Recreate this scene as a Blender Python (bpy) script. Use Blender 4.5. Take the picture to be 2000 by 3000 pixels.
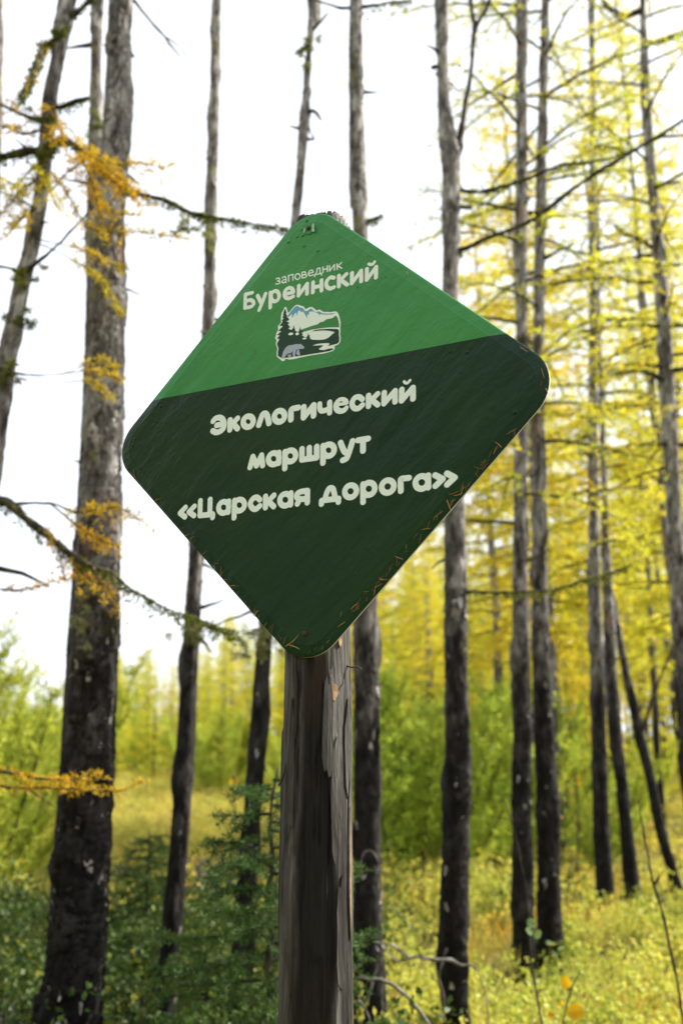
import bpy, math, random
import numpy as np
from mathutils import Vector, Matrix
from mathutils.geometry import tessellate_polygon

# ------------------------------------------------------------------ camera, sky, sun, exposure
scene = bpy.context.scene
for o in list(bpy.data.objects): bpy.data.objects.remove(o)
COL = scene.collection
F, CX, CY = 2500.0, 1000.0, 1650.0          # photo pixels (2000 x 3000): 30 mm lens, slight rise
PITCH = math.atan(500.0/2500.0)
EYE = np.array([0., 0., 1.5])
cd = bpy.data.cameras.new('camera'); cam = bpy.data.objects.new('camera', cd); COL.objects.link(cam)
cam.location = EYE; cam.rotation_euler = (math.pi/2+PITCH, 0, 0)
cd.sensor_fit = 'VERTICAL'; cd.sensor_height = 36; cd.sensor_width = 24; cd.lens = F*36/3000
cd.shift_y = (CY-1500)/3000.0
cd.clip_start = 0.05; cd.clip_end = 1500
cd.dof.use_dof = True; cd.dof.focus_distance = 1.42; cd.dof.aperture_fstop = 3.2; cd.dof.aperture_blades = 0
scene.camera = cam

SUN_EL, SUN_AZ = math.radians(42), math.radians(70)     # azimuth: from the view direction (+Y) towards +X
world = bpy.data.worlds.new('World'); scene.world = world; world.use_nodes = True
wn = world.node_tree.nodes; wl = world.node_tree.links; wn.clear()
sky = wn.new('ShaderNodeTexSky'); sky.sky_type = 'NISHITA'; sky.sun_disc = False
sky.sun_elevation = SUN_EL; sky.sun_rotation = SUN_AZ; sky.dust_density = 4.0; sky.air_density = 1.0; sky.ozone_density = 1.0
mixw = wn.new('ShaderNodeMixRGB'); mixw.blend_type = 'MIX'; mixw.inputs[0].default_value = 0.72
mixw.inputs[2].default_value = (9.9, 10.3, 10.8, 1)       # thin bright cloud all over
bgw = wn.new('ShaderNodeBackground'); bgw.inputs[1].default_value = 0.072
outw = wn.new('ShaderNodeOutputWorld')
wl.new(sky.outputs[0], mixw.inputs[1]); wl.new(mixw.outputs[0], bgw.inputs[0]); wl.new(bgw.outputs[0], outw.inputs[0])
sl = bpy.data.lights.new('sun', 'SUN'); sl.energy = 5.0; sl.angle = math.radians(0.6); sl.color = (1.0, .93, .80)
sun = bpy.data.objects.new('sun', sl); COL.objects.link(sun)
sdir = Vector((math.sin(SUN_AZ)*math.cos(SUN_EL), math.cos(SUN_AZ)*math.cos(SUN_EL), math.sin(SUN_EL)))
sun.rotation_euler = sdir.to_track_quat('Z', 'Y').to_euler(); sun.location = (10, 10, 30)
vs = scene.view_settings
vs.view_transform = 'Standard'; vs.look = 'None'; vs.gamma = 1; vs.use_curve_mapping = False; vs.exposure = 1.3
scene.cycles.use_denoising = True
scene.cycles.max_bounces = 8; scene.cycles.transmission_bounces = 6; scene.cycles.diffuse_bounces = 4
scene.cycles.sample_clamp_indirect = 6
random.seed(5)
RNG = np.random.default_rng(11)

# ------------------------------------------------------------------ maths helpers
cp, sp_ = math.cos(PITCH), math.sin(PITCH)
def ray(x, y):
    dx, dy = (x-CX)/F, (CY-y)/F
    return np.array([dx, cp-dy*sp_, sp_+dy*cp])
def at(x, y, Y):
    d = ray(x, y); return EYE+d*(Y/d[1])
def pxsize(x, y, Y):
    return (Y/ray(x, y)[1])/F
def hash2(ix, iy, s):
    n = (ix.astype(np.int64)*374761393+iy.astype(np.int64)*668265263+int(s)*974634777) & 0xffffffff
    n = ((n ^ (n >> 13))*1274126177) & 0xffffffff
    n = (n ^ (n >> 16)) & 0xffffffff
    n = (n*2246822519) & 0xffffffff
    return ((n ^ (n >> 15)) & 0xffffff)/float(0x1000000)
def vnoise(x, y, s=0):
    x = np.asarray(x, float); y = np.asarray(y, float)
    ix, iy = np.floor(x), np.floor(y); fx, fy = x-ix, y-iy
    fx = fx*fx*(3-2*fx); fy = fy*fy*(3-2*fy)
    a = hash2(ix, iy, s); b = hash2(ix+1, iy, s); c = hash2(ix, iy+1, s); d = hash2(ix+1, iy+1, s)
    return (a*(1-fx)+b*fx)*(1-fy)+(c*(1-fx)+d*fx)*fy
def fbm(x, y, s=0, o=4):
    r = 0; a = .5; t = 0
    for i in range(o):
        r = r+a*vnoise(np.asarray(x)*2**i, np.asarray(y)*2**i, s+i*17); t += a; a *= .5
    return r/t
def voro(x, y, s, px=None):
    """F1, F2 and the id of the nearest cell; px = period in x"""
    ix, iy = np.floor(x), np.floor(y)
    f1 = np.full(x.shape, 9.); f2 = np.full(x.shape, 9.); cid = np.zeros(x.shape)
    for a in (-1, 0, 1):
        for b in (-1, 0, 1):
            cx, cy = ix+a, iy+b; hx = np.mod(cx, px) if px else cx
            qx = cx+.15+.7*hash2(hx, cy, s); qy = cy+.15+.7*hash2(hx, cy, s+5)
            d = np.hypot(qx-x, qy-y); i = hash2(hx, cy, s+9)
            c = d < f1
            f2 = np.where(c, f1, np.minimum(f2, d)); cid = np.where(c, i, cid); f1 = np.where(c, d, f1)
    return f1, f2, cid
def gz(x, y):
    x = np.asarray(x, float); y = np.asarray(y, float)
    r = np.hypot(x, y)
    return (fbm(x*.45+40, y*.45+7, 3, 3)-.5)*.26*np.clip(r/3, 0, 1)+(fbm(x*.05+9, y*.05, 8, 2)-.5)*np.clip((r-12)/50, 0, 1)*3.0-.02
def catmull(pts, n):
    P = np.asarray(pts, float); m = len(P)
    if m < 3:
        t = np.linspace(0, 1, n)[:, None]; return P[0]*(1-t)+P[-1]*t
    Q = np.vstack([2*P[0]-P[1], P, 2*P[-1]-P[-2]])
    seg = np.linalg.norm(np.diff(P[:, :3], axis=0), axis=1); cum = np.concatenate([[0], np.cumsum(seg)])
    u = np.linspace(0, cum[-1], n); k = np.clip(np.searchsorted(cum, u, 'right')-1, 0, m-2)
    t = ((u-cum[k])/np.maximum(seg[k], 1e-9))[:, None]
    p0, p1, p2, p3 = Q[k], Q[k+1], Q[k+2], Q[k+3]
    return .5*((2*p1)+(-p0+p2)*t+(2*p0-5*p1+4*p2-p3)*t**2+(-p0+3*p1-3*p2+p3)*t**3)

# ------------------------------------------------------------------ mesh helpers
def mesh_np(name, V, tris=None, quads=None, smooth=True):
    me = bpy.data.meshes.new(name); V = np.asarray(V, np.float32).reshape(-1, 3)
    T = np.zeros((0, 3), np.int32) if tris is None else np.asarray(tris, np.int32).reshape(-1, 3)
    Q = np.zeros((0, 4), np.int32) if quads is None else np.asarray(quads, np.int32).reshape(-1, 4)
    me.vertices.add(len(V)); me.vertices.foreach_set('co', V.ravel())
    nl = len(T)*3+len(Q)*4; me.loops.add(nl)
    me.loops.foreach_set('vertex_index', np.concatenate([T.ravel(), Q.ravel()]).astype(np.int32))
    me.polygons.add(len(T)+len(Q))
    ls = np.concatenate([np.arange(len(T))*3, len(T)*3+np.arange(len(Q))*4]).astype(np.int32)
    me.polygons.foreach_set('loop_start', ls)
    me.polygons.foreach_set('use_smooth', np.full(len(T)+len(Q), smooth))
    me.update(calc_edges=True); me.validate()
    return me
def link(name, me, mat=None, parent=None, **props):
    o = bpy.data.objects.new(name, me); COL.objects.link(o)
    if mat is not None and me is not None and len(me.materials) == 0: me.materials.append(mat)
    if parent is not None: o.parent = parent
    for k, v in props.items(): o[k] = v
    return o
def thing(name, label, cat, loc=(0, 0, 0), group=None):
    o = bpy.data.objects.new(name, None); COL.objects.link(o); o.location = loc
    o.empty_display_size = .1
    o['label'] = label; o['category'] = cat
    if group: o['group'] = group
    return o
def copy_tree(o, parent=None):
    c = o.copy(); COL.objects.link(c)
    if parent is not None: c.parent = parent
    for ch in list(o.children): copy_tree(ch, c)
    return c
class Buf:
    def __init__(s): s.V = []; s.T = []; s.Q = []; s.n = 0
    def add(s, V, tris=None, quads=None):
        V = np.asarray(V, float).reshape(-1, 3)
        s.V.append(V)
        if tris is not None and len(tris): s.T.append(np.asarray(tris)+s.n)
        if quads is not None and len(quads): s.Q.append(np.asarray(quads)+s.n)
        s.n += len(V)
    def mesh(s, name, smooth=True, off=None):
        V = np.vstack(s.V) if s.V else np.zeros((0, 3))
        if off is not None: V = V-np.asarray(off)
        return mesh_np(name, V, np.vstack(s.T) if s.T else None, np.vstack(s.Q) if s.Q else None, smooth)
def frames(P):
    T = np.gradient(P, axis=0); T /= np.maximum(np.linalg.norm(T, axis=1, keepdims=True), 1e-9)
    ref = np.array([0., 1., 0.]) if abs(T[:, 1]).mean() < .8 else np.array([1., 0., 0.])
    A = np.cross(T, ref); A /= np.maximum(np.linalg.norm(A, axis=1, keepdims=True), 1e-9)
    B = np.cross(T, A); return T, A, B
def tube(buf, P, R, n=5, cap=True):
    P = np.asarray(P, float); R = np.broadcast_to(np.asarray(R, float), (len(P),))
    T, A, B = frames(P); th = np.arange(n)*2*math.pi/n
    V = P[:, None]+R[:, None, None]*(np.cos(th)[None, :, None]*A[:, None]+np.sin(th)[None, :, None]*B[:, None])
    m = len(P); i = np.arange(m-1)[:, None]*n; j = np.arange(n)[None]; k = (j+1) % n
    Q = np.stack([i+j, i+k, i+n+k, i+n+j], -1).reshape(-1, 4)
    V = V.reshape(-1, 3)
    if cap:
        V = np.vstack([V, P[-1]+T[-1]*R[-1]*.4, P[0]]); e = m*n
        T2 = [[(m-1)*n+a, (m-1)*n+(a+1) % n, e] for a in range(n)]+[[(a+1) % n, a, e+1] for a in range(n)]
        buf.add(V, T2, Q)
    else: buf.add(V, None, Q)

# ------------------------------------------------------------------ materials
def nodes(name):
    m = bpy.data.materials.new(name); m.use_nodes = True; nt = m.node_tree; nt.nodes.clear()
    out = nt.nodes.new('ShaderNodeOutputMaterial'); return m, nt, out
def nn(nt, t, **kw):
    n = nt.nodes.new(t)
    for k, v in kw.items():
        if k.startswith('i_'):
            n.inputs[int(k[2:]) if k[2:].isdigit() else k[2:].replace('_', ' ')].default_value = v
        else: setattr(n, k, v)
    return n
def ramp(nt, stops, interp='LINEAR'):
    r = nt.nodes.new('ShaderNodeValToRGB'); r.color_ramp.interpolation = interp
    e = r.color_ramp.elements
    while len(e) > 1: e.remove(e[-1])
    e[0].position = stops[0][0]; e[0].color = (*stops[0][1], 1)
    for p, c in stops[1:]:
        a = e.new(p); a.color = (*c, 1)
    return r
def rough_mat(name, col, rough=.8, spec=.3, bump=None):
    m, nt, out = nodes(name)
    b = nn(nt, 'ShaderNodeBsdfPrincipled'); b.inputs['Base Color'].default_value = (*col, 1); b.inputs['Roughness'].default_value = rough
    b.inputs['Specular IOR Level'].default_value = spec
    nt.links.new(b.outputs[0], out.inputs[0]); return m
def leaf_mat(name, stops, trans=.5, rough=.55, tcol=1.25, spec=.2):
    m, nt, out = nodes(name); L = nt.links.new
    g = nn(nt, 'ShaderNodeNewGeometry'); oi = nn(nt, 'ShaderNodeObjectInfo')
    tc = nn(nt, 'ShaderNodeTexCoord')
    no = nn(nt, 'ShaderNodeTexNoise'); no.inputs['Scale'].default_value = 1.3; no.inputs['Detail'].default_value = 2
    L(tc.outputs['Object'], no.inputs['Vector'])
    a = nn(nt, 'ShaderNodeMath', operation='MULTIPLY', i_1=.42); L(g.outputs['Random Per Island'], a.inputs[0])
    b = nn(nt, 'ShaderNodeMath', operation='MULTIPLY_ADD', i_1=.34); L(oi.outputs['Random'], b.inputs[0]); L(a.outputs[0], b.inputs[2])
    c = nn(nt, 'ShaderNodeMath', operation='MULTIPLY_ADD', i_1=.9); L(no.outputs['Fac'], c.inputs[0]); L(b.outputs[0], c.inputs[2])
    d = nn(nt, 'ShaderNodeMath', operation='SUBTRACT', i_1=.33); L(c.outputs[0], d.inputs[0])
    r = ramp(nt, stops); L(d.outputs[0], r.inputs[0])
    df = nn(nt, 'ShaderNodeBsdfPrincipled'); df.inputs['Roughness'].default_value = rough; df.inputs['Specular IOR Level'].default_value = spec
    L(r.outputs[0], df.inputs['Base Color'])
    tr = nn(nt, 'ShaderNodeBsdfTranslucent'); mu = nn(nt, 'ShaderNodeMixRGB', blend_type='MULTIPLY', i_0=1.0)
    mu.inputs[2].default_value = (tcol, tcol, tcol*.8, 1); L(r.outputs[0], mu.inputs[1]); L(mu.outputs[0], tr.inputs[0])
    mx = nn(nt, 'ShaderNodeMixShader', i_0=trans); L(df.outputs[0], mx.inputs[1]); L(tr.outputs[0], mx.inputs[2])
    L(mx.outputs[0], out.inputs[0]); return m
M_LARCH = leaf_mat('larch_needles_yellow_green', [(0, (.24, .33, .03)), (.3, (.42, .45, .04)), (.65, (.56, .50, .045)), (1, (.60, .38, .03))], .5)
M_LARCHG = leaf_mat('larch_needles_amber', [(0, (.38, .43, .04)), (.45, (.56, .50, .042)), (1, (.62, .39, .026))], .5)
M_GOLD = leaf_mat('larch_needles_gold', [(0, (.32, .29, .022)), (.45, (.50, .34, .02)), (1, (.56, .25, .014))], .45, tcol=1.1)
M_PINE = leaf_mat('pine_needles', [(0, (.14, .22, .026)), (.4, (.33, .42, .05)), (.8, (.56, .56, .09)), (1, (.60, .50, .08))], .5)
M_SPRUCE = leaf_mat('spruce_needles', [(0, (.022, .055, .012)), (.5, (.045, .095, .02)), (1, (.10, .16, .03))], .3)
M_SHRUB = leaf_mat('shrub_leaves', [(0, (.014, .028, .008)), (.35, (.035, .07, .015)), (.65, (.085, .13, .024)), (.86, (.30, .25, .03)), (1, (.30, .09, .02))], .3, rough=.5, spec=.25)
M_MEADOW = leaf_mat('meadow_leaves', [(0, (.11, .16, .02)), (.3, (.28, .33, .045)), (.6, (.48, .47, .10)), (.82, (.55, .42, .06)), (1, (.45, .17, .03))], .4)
M_GRASS = leaf_mat('grass_blades', [(0, (.16, .19, .025)), (.4, (.36, .35, .06)), (.8, (.52, .45, .14)), (1, (.46, .26, .05))], .4)
M_YLEAF = leaf_mat('yellow_leaf', [(0, (.55, .36, .012)), (1, (.60, .33, .01))], .5)
M_GLEAF = leaf_mat('green_leaf', [(0, (.16, .26, .10)), (1, (.20, .30, .12))], .4)
M_LICHEN = leaf_mat('lichen', [(0, (.16, .17, .08)), (.5, (.26, .27, .12)), (1, (.34, .33, .10))], .3)
M_MOSS = leaf_mat('moss', [(0, (.05, .07, .012)), (.5, (.12, .15, .02)), (1, (.24, .23, .03))], .3)

def bark_mat(name, hero):
    m, nt, out = nodes(name); L = nt.links.new
    tc = nn(nt, 'ShaderNodeTexCoord'); ge = nn(nt, 'ShaderNodeNewGeometry'); oi = nn(nt, 'ShaderNodeObjectInfo')
    mp = nn(nt, 'ShaderNodeMapping'); mp.inputs['Scale'].default_value = (1, 1, .33); L(tc.outputs['Object'], mp.inputs[0])
    n1 = nn(nt, 'ShaderNodeTexNoise'); n1.inputs['Scale'].default_value = 28; n1.inputs['Detail'].default_value = 6; n1.inputs['Roughness'].default_value = .65
    L(mp.outputs[0], n1.inputs['Vector'])
    n2 = nn(nt, 'ShaderNodeTexNoise'); n2.inputs['Scale'].default_value = 7; n2.inputs['Detail'].default_value = 3; L(mp.outputs[0], n2.inputs['Vector'])
    n3 = nn(nt, 'ShaderNodeTexNoise'); n3.inputs['Scale'].default_value = 90; n3.inputs['Detail'].default_value = 4; L(mp.outputs[0], n3.inputs['Vector'])
    base = ramp(nt, [(.28, (.022, .018, .017)), (.40, (.09, .08, .076)), (.52, (.20, .19, .185)), (.63, (.34, .33, .325)), (.73, (.56, .55, .54))])
    if hero:
        at_ = nn(nt, 'ShaderNodeAttribute', attribute_name='plate')
        s = nn(nt, 'ShaderNodeMath', operation='MULTIPLY_ADD', i_1=.36); L(at_.outputs['Fac'], s.inputs[0])
        s2 = nn(nt, 'ShaderNodeMath', operation='MULTIPLY_ADD', i_1=.85, i_2=-.10); L(n1.outputs['Fac'], s2.inputs[0]); L(s2.outputs[0], s.inputs[2]); L(s.outputs[0], base.inputs[0])
    else: L(n1.outputs['Fac'], base.inputs[0])
    # reddish inner bark where a plate has come off
    red = nn(nt, 'ShaderNodeMixRGB', blend_type='MIX'); red.inputs[2].default_value = (.19, .10, .06, 1)
    rr = ramp(nt, [(.60, (0, 0, 0)), (.72, (.75, .75, .75))]); L(n2.outputs['Fac'], rr.inputs[0]); L(rr.outputs[0], red.inputs[0]); L(base.outputs[0], red.inputs[1])
    last = red
    if hero:   # inner bark between the plates
        ed = nn(nt, 'ShaderNodeAttribute', attribute_name='edge')
        er = ramp(nt, [(.0, (1, 1, 1)), (.22, (0, 0, 0))]); L(ed.outputs['Fac'], er.inputs[0])
        em = nn(nt, 'ShaderNodeMixRGB', blend_type='MIX'); em.inputs[2].default_value = (.045, .03, .023, 1)
        L(er.outputs[0], em.inputs[0]); L(last.outputs[0], em.inputs[1]); last = em
        # lichen patches
        n4 = nn(nt, 'ShaderNodeTexNoise'); n4.inputs['Scale'].default_value = 4.5; n4.inputs['Detail'].default_value = 5; L(tc.outputs['Object'], n4.inputs['Vector'])
        lr = ramp(nt, [(.62, (0, 0, 0)), (.68, (.8, .8, .8))]); L(n4.outputs['Fac'], lr.inputs[0])
        lm = nn(nt, 'ShaderNodeMixRGB', blend_type='MIX'); lm.inputs[2].default_value = (.20, .20, .08, 1)
        L(lr.outputs[0], lm.inputs[0]); L(last.outputs[0], lm.inputs[1]); last = lm
    # thick bark of the lower stem, darkened by height as painted shade
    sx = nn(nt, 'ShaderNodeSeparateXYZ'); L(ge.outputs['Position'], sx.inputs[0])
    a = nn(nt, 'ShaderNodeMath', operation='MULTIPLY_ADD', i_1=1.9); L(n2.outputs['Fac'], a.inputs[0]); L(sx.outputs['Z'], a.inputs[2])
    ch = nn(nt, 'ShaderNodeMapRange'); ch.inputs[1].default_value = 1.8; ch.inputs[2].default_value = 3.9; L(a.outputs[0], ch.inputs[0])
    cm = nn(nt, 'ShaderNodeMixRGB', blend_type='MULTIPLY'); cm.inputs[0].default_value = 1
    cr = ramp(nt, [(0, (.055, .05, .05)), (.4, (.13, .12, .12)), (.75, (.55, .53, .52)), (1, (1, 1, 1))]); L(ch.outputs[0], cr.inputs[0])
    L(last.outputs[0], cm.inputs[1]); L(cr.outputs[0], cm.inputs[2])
    b = nn(nt, 'ShaderNodeBsdfPrincipled'); b.inputs['Roughness'].default_value = .85; b.inputs['Specular IOR Level'].default_value = .2
    L(cm.outputs[0], b.inputs['Base Color'])
    bp = nn(nt, 'ShaderNodeBump'); bp.inputs['Strength'].default_value = .8; bp.inputs['Distance'].default_value = .006
    mixb = nn(nt, 'ShaderNodeMath', operation='ADD'); L(n1.outputs['Fac'], mixb.inputs[0]); L(n3.outputs['Fac'], mixb.inputs[1])
    L(mixb.outputs[0], bp.inputs['Height']); L(bp.outputs[0], b.inputs['Normal'])
    L(b.outputs[0], out.inputs[0]); return m
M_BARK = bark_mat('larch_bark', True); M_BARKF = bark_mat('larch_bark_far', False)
def twig_mat(name, stops, scale):
    m, nt, out = nodes(name); L = nt.links.new
    tc = nn(nt, 'ShaderNodeTexCoord'); n1 = nn(nt, 'ShaderNodeTexNoise'); n1.inputs['Scale'].default_value = scale; n1.inputs['Detail'].default_value = 5
    L(tc.outputs['Object'], n1.inputs['Vector']); r = ramp(nt, stops); L(n1.outputs['Fac'], r.inputs[0])
    b = nn(nt, 'ShaderNodeBsdfPrincipled'); b.inputs['Roughness'].default_value = .85; b.inputs['Specular IOR Level'].default_value = .2; L(r.outputs[0], b.inputs['Base Color'])
    bp = nn(nt, 'ShaderNodeBump'); bp.inputs['Strength'].default_value = .6; bp.inputs['Distance'].default_value = .004; L(n1.outputs['Fac'], bp.inputs['Height']); L(bp.outputs[0], b.inputs['Normal'])
    L(b.outputs[0], out.inputs[0]); return m
M_TWIG = twig_mat('dark_twig_bark', [(.35, (.018, .014, .012)), (.55, (.05, .042, .035)), (.68, (.11, .10, .045))], 22)
M_FLAKE = twig_mat('peeling_bark_scales', [(.34, (.06, .052, .048)), (.5, (.22, .205, .195)), (.66, (.46, .44, .43))], 30)
M_DEAD = twig_mat('grey_dead_wood', [(.35, (.03, .026, .022)), (.52, (.12, .11, .10)), (.68, (.28, .26, .24))], 26)
M_STONE = twig_mat('lichen_stone', [(.3, (.10, .10, .095)), (.5, (.27, .265, .25)), (.62, (.38, .37, .34)), (.7, (.20, .22, .08))], 9)

m, nt, out = nodes('forest_floor'); L = nt.links.new
tc = nn(nt, 'ShaderNodeTexCoord'); n1 = nn(nt, 'ShaderNodeTexNoise'); n1.inputs['Scale'].default_value = 1.1; n1.inputs['Detail'].default_value = 7; n1.inputs['Roughness'].default_value = .7
n2 = nn(nt, 'ShaderNodeTexNoise'); n2.inputs['Scale'].default_value = 22; n2.inputs['Detail'].default_value = 5
L(tc.outputs['Object'], n1.inputs['Vector']); L(tc.outputs['Object'], n2.inputs['Vector'])
a = nn(nt, 'ShaderNodeMath', operation='MULTIPLY_ADD', i_1=.6); L(n2.outputs['Fac'], a.inputs[0])
s = nn(nt, 'ShaderNodeMath', operation='MULTIPLY', i_1=.55); L(n1.outputs['Fac'], s.inputs[0]); L(s.outputs[0], a.inputs[2])
r = ramp(nt, [(.36, (.016, .013, .008)), (.5, (.05, .045, .014)), (.62, (.13, .11, .026)), (.75, (.20, .13, .03))]); L(a.outputs[0], r.inputs[0])
b = nn(nt, 'ShaderNodeBsdfPrincipled'); b.inputs['Roughness'].default_value = .95; b.inputs['Specular IOR Level'].default_value = .1; L(r.outputs[0], b.inputs['Base Color'])
bp = nn(nt, 'ShaderNodeBump'); bp.inputs['Strength'].default_value = .9; bp.inputs['Distance'].default_value = .05; L(n2.outputs['Fac'], bp.inputs['Height']); L(bp.outputs[0], b.inputs['Normal'])
L(b.outputs[0], out.inputs[0]); M_FLOOR = m

# ------------------------------------------------------------------ ground
def sgrid(n, R, k=2.6):
    t = np.linspace(-1, 1, n); return np.sign(t)*R*(np.exp(k*np.abs(t)*2)-1)/(math.exp(k*2)-1)
gx = sgrid(221, 450); gy = sgrid(221, 450)
X, Y = np.meshgrid(gx, gy, indexing='xy'); Z = gz(X, Y)
ng = len(gx); idx = np.arange(ng*ng).reshape(ng, ng)
Q = np.stack([idx[:-1, :-1], idx[:-1, 1:], idx[1:, 1:], idx[1:, :-1]], -1).reshape(-1, 4)
link('ground', mesh_np('ground', np.stack([X, Y, Z], -1), None, Q), M_FLOOR, kind='structure')

# ------------------------------------------------------------------ needles and leaves
def rand_dirs(rng, n):
    v = rng.normal(size=(n, 3)); return v/np.linalg.norm(v, axis=1, keepdims=True)
def tufts(rng, C, size, width, nt_, up=.35):
    """nt_ narrow leaf-shaped faces (two triangles folded along the middle) fan out from every centre"""
    C = np.repeat(np.asarray(C, float), nt_, axis=0); n = len(C)
    D = rand_dirs(rng, n); D[:, 2] += up; D /= np.linalg.norm(D, axis=1, keepdims=True)
    S = rand_dirs(rng, n); S = np.cross(D, S); S /= np.maximum(np.linalg.norm(S, axis=1, keepdims=True), 1e-6)
    l = size*rng.uniform(.6, 1.25, (n, 1)); w = width*rng.uniform(.7, 1.2, (n, 1))
    V = np.stack([C-S*w*.25, C+D*l*.55+S*w*.5, C+D*l, C+D*l*.5-S*w*.5], 1).reshape(-1, 3)
    i = np.arange(n)[:, None]*4
    return V, (i+np.array([[0, 1, 2, 3]])).reshape(-1, 4)
def twig_sprays(rng, buf_twig, buf_leaf, P, R, sub_step, sub_len, tuft_step, size, width, nt_, start=.15, droop=.25, twig_r=.003, own=True, tw_n=3):
    """side twigs with needle tufts along the path P"""
    seg = np.linalg.norm(np.diff(P, axis=0), axis=1); cum = np.concatenate([[0], np.cumsum(seg)]); Lg = cum[-1]
    T, A, B = frames(P)
    cs = []; s = start*Lg; side = 1
    while s < Lg:
        k = min(np.searchsorted(cum, s), len(P)-1); u = s/Lg
        p = P[k]; t = T[k]
        lat = np.cross(t, [0, 0, 1.]); lat /= max(np.linalg.norm(lat), 1e-6)
        d = t*rng.uniform(.3, .9)+lat*side*rng.uniform(.5, 1.1)+np.array([0, 0, rng.uniform(-.45, .25)])
        d /= np.linalg.norm(d); l = sub_len*rng.uniform(.45, 1.15)*(1-.55*u)
        q = np.linspace(0, 1, 5)[:, None]
        W = p+d*l*q+np.array([0, 0, -1.])*droop*l*q**2+rng.normal(0, .012*l, (5, 3))*q
        tube(buf_twig, W, twig_r*np.linspace(1, .35, 5), tw_n, cap=False)
        m_ = max(2, int(l/tuft_step)); uu = np.linspace(.12, 1, m_)
        cs.append(np.stack([np.interp(uu, q[:, 0], W[:, c]) for c in range(3)], 1))
        s += sub_step*rng.uniform(.6, 1.4); side = -side
    if own:
        m_ = max(2, int(Lg*(1-start)/tuft_step)); uu = np.linspace(start, 1, m_)*Lg
        cs.append(np.stack([np.interp(uu, cum, P[:, c]) for c in range(3)], 1))
    C = np.vstack(cs); C = C+rng.normal(0, size*.15, C.shape)
    V, Q = tufts(rng, C, size, width, nt_); buf_leaf.add(V, None, Q)

def crown(rng, z0, z1, Lmax, nb, axis, tuft_step=.07, size=.05, width=.013, nt_=3, sub_step=.13, sub_len=.45, sparse=1.0, low=.5):
    """axis(z) -> xy of the stem; returns branch and needle buffers"""
    bt, bl = Buf(), Buf(); az = rng.uniform(0, 6.28)
    for i in range(nb):
        u = (i+rng.uniform(-.4, .4))/nb; u = min(max(u, 0), 1)
        z = z0+(z1-z0)*u; az += 2.4+rng.normal(0, .35)
        prof = (low+(1-low)*min(u/.3, 1))*(1-u)**.75 if u > .0 else low
        l = max(.18, Lmax*prof*rng.uniform(.6, 1.15))
        d = np.array([math.cos(az), math.sin(az), 0]); t = np.linspace(0, 1, 9)[:, None]
        rise = rng.uniform(-.12, .18)+.35*u; dr = rng.uniform(.1, .42)*(1-u)
        P = np.array([*axis(z), z])+d*l*t+np.array([0, 0, 1.])*l*(rise*t-dr*t**2)
        P = P+np.cumsum(rng.normal(0, .018*l, (9, 3)), axis=0)*t
        tube(bt, P, np.linspace(.006+.011*l, .003, 9), 4, cap=False)
        twig_sprays(rng, bt, bl, P, None, sub_step/sparse, sub_len*min(1, .45+.4*l), tuft_step, size, width, nt_, start=.18, twig_r=.0035)
    return bt, bl

# ------------------------------------------------------------------ trunks
def trunk_mesh(name, pts, rad, seed, nth=40, dz=.012, amp=.10, cell=.038, off=(0, 0, 0)):
    P4 = np.hstack([np.asarray(pts, float), np.asarray(rad, float)[:, None]])
    length = np.linalg.norm(np.diff(P4[:, :3], axis=0), axis=1).sum(); n = int(length/dz)+2
    S = catmull(P4, n); P = S[:, :3]; R = np.maximum(S[:, 3], .006)
    T, A, B = frames(P); th = np.arange(nth)*2*math.pi/nth
    v = np.concatenate([[0], np.cumsum(np.linalg.norm(np.diff(P, axis=0), axis=1))])
    TH, Vv = np.meshgrid(th, v); RR = R[:, None]*np.ones_like(TH)
    per = max(4, int(round(2*math.pi*R.mean()/cell)))
    wob = (fbm(TH/(2*math.pi)*6, Vv*3, seed, 2)-.5)
    w1 = fbm(TH*2, Vv*14, seed+31, 3)-.5
    w2 = fbm(TH*5, Vv*40, seed+35, 2)-.5
    f1, f2, cid = voro(TH/(2*math.pi)*per+w1*1.3+w2*.5, Vv/(cell*3.4)+w1*1.4+w2*.8, seed+2, per)
    g1, g2, gid = voro(TH/(2*math.pi)*per*2+w2*.9, Vv/(cell*1.5)+w2*1.2, seed+4, per*2)
    edge = np.clip((f2-f1)/.35, 0, 1)*(.55+.45*np.clip((g2-g1)/.3, 0, 1)); cid = .65*cid+.35*gid
    # the seam of the noise in angle is hidden on the far side (theta = 90 deg is +Y side for vertical stems)
    amp_r = amp*np.minimum(RR, .12)
    h = amp_r*(np.clip(edge*2.2, 0, 1)*(.25+1.1*cid)+.9*(fbm(TH*5, Vv*26, seed+3, 3)-.5))+RR*.16*wob
    knob = np.clip(vnoise(TH*1.2, Vv*3.6, seed+77)-.74, 0, 1)*np.minimum(RR, .05)*1.7
    rr = RR*.93+h+knob
    V = P[:, None]+rr[..., None]*(np.cos(TH)[..., None]*A[:, None]+np.sin(TH)[..., None]*B[:, None])
    i = np.arange(n-1)[:, None]*nth; j = np.arange(nth)[None]; k = (j+1) % nth
    Q = np.stack([i+j, i+k, i+nth+k, i+nth+j], -1).reshape(-1, 4)
    Vf = np.vstack([V.reshape(-1, 3), P[-1]]); tt = [[(n-1)*nth+a, (n-1)*nth+(a+1) % nth, n*nth] for a in range(nth)]
    me = mesh_np(name, Vf-np.asarray(off), tt, Q)
    a1 = me.attributes.new('plate', 'FLOAT', 'POINT'); a1.data.foreach_set('value', np.append(cid.ravel(), .5).astype(np.float32))
    a2 = me.attributes.new('edge', 'FLOAT', 'POINT'); a2.data.foreach_set('value', np.append(edge.ravel(), 1).astype(np.float32))
    return me, (P, R, T, A, B, v)
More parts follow.
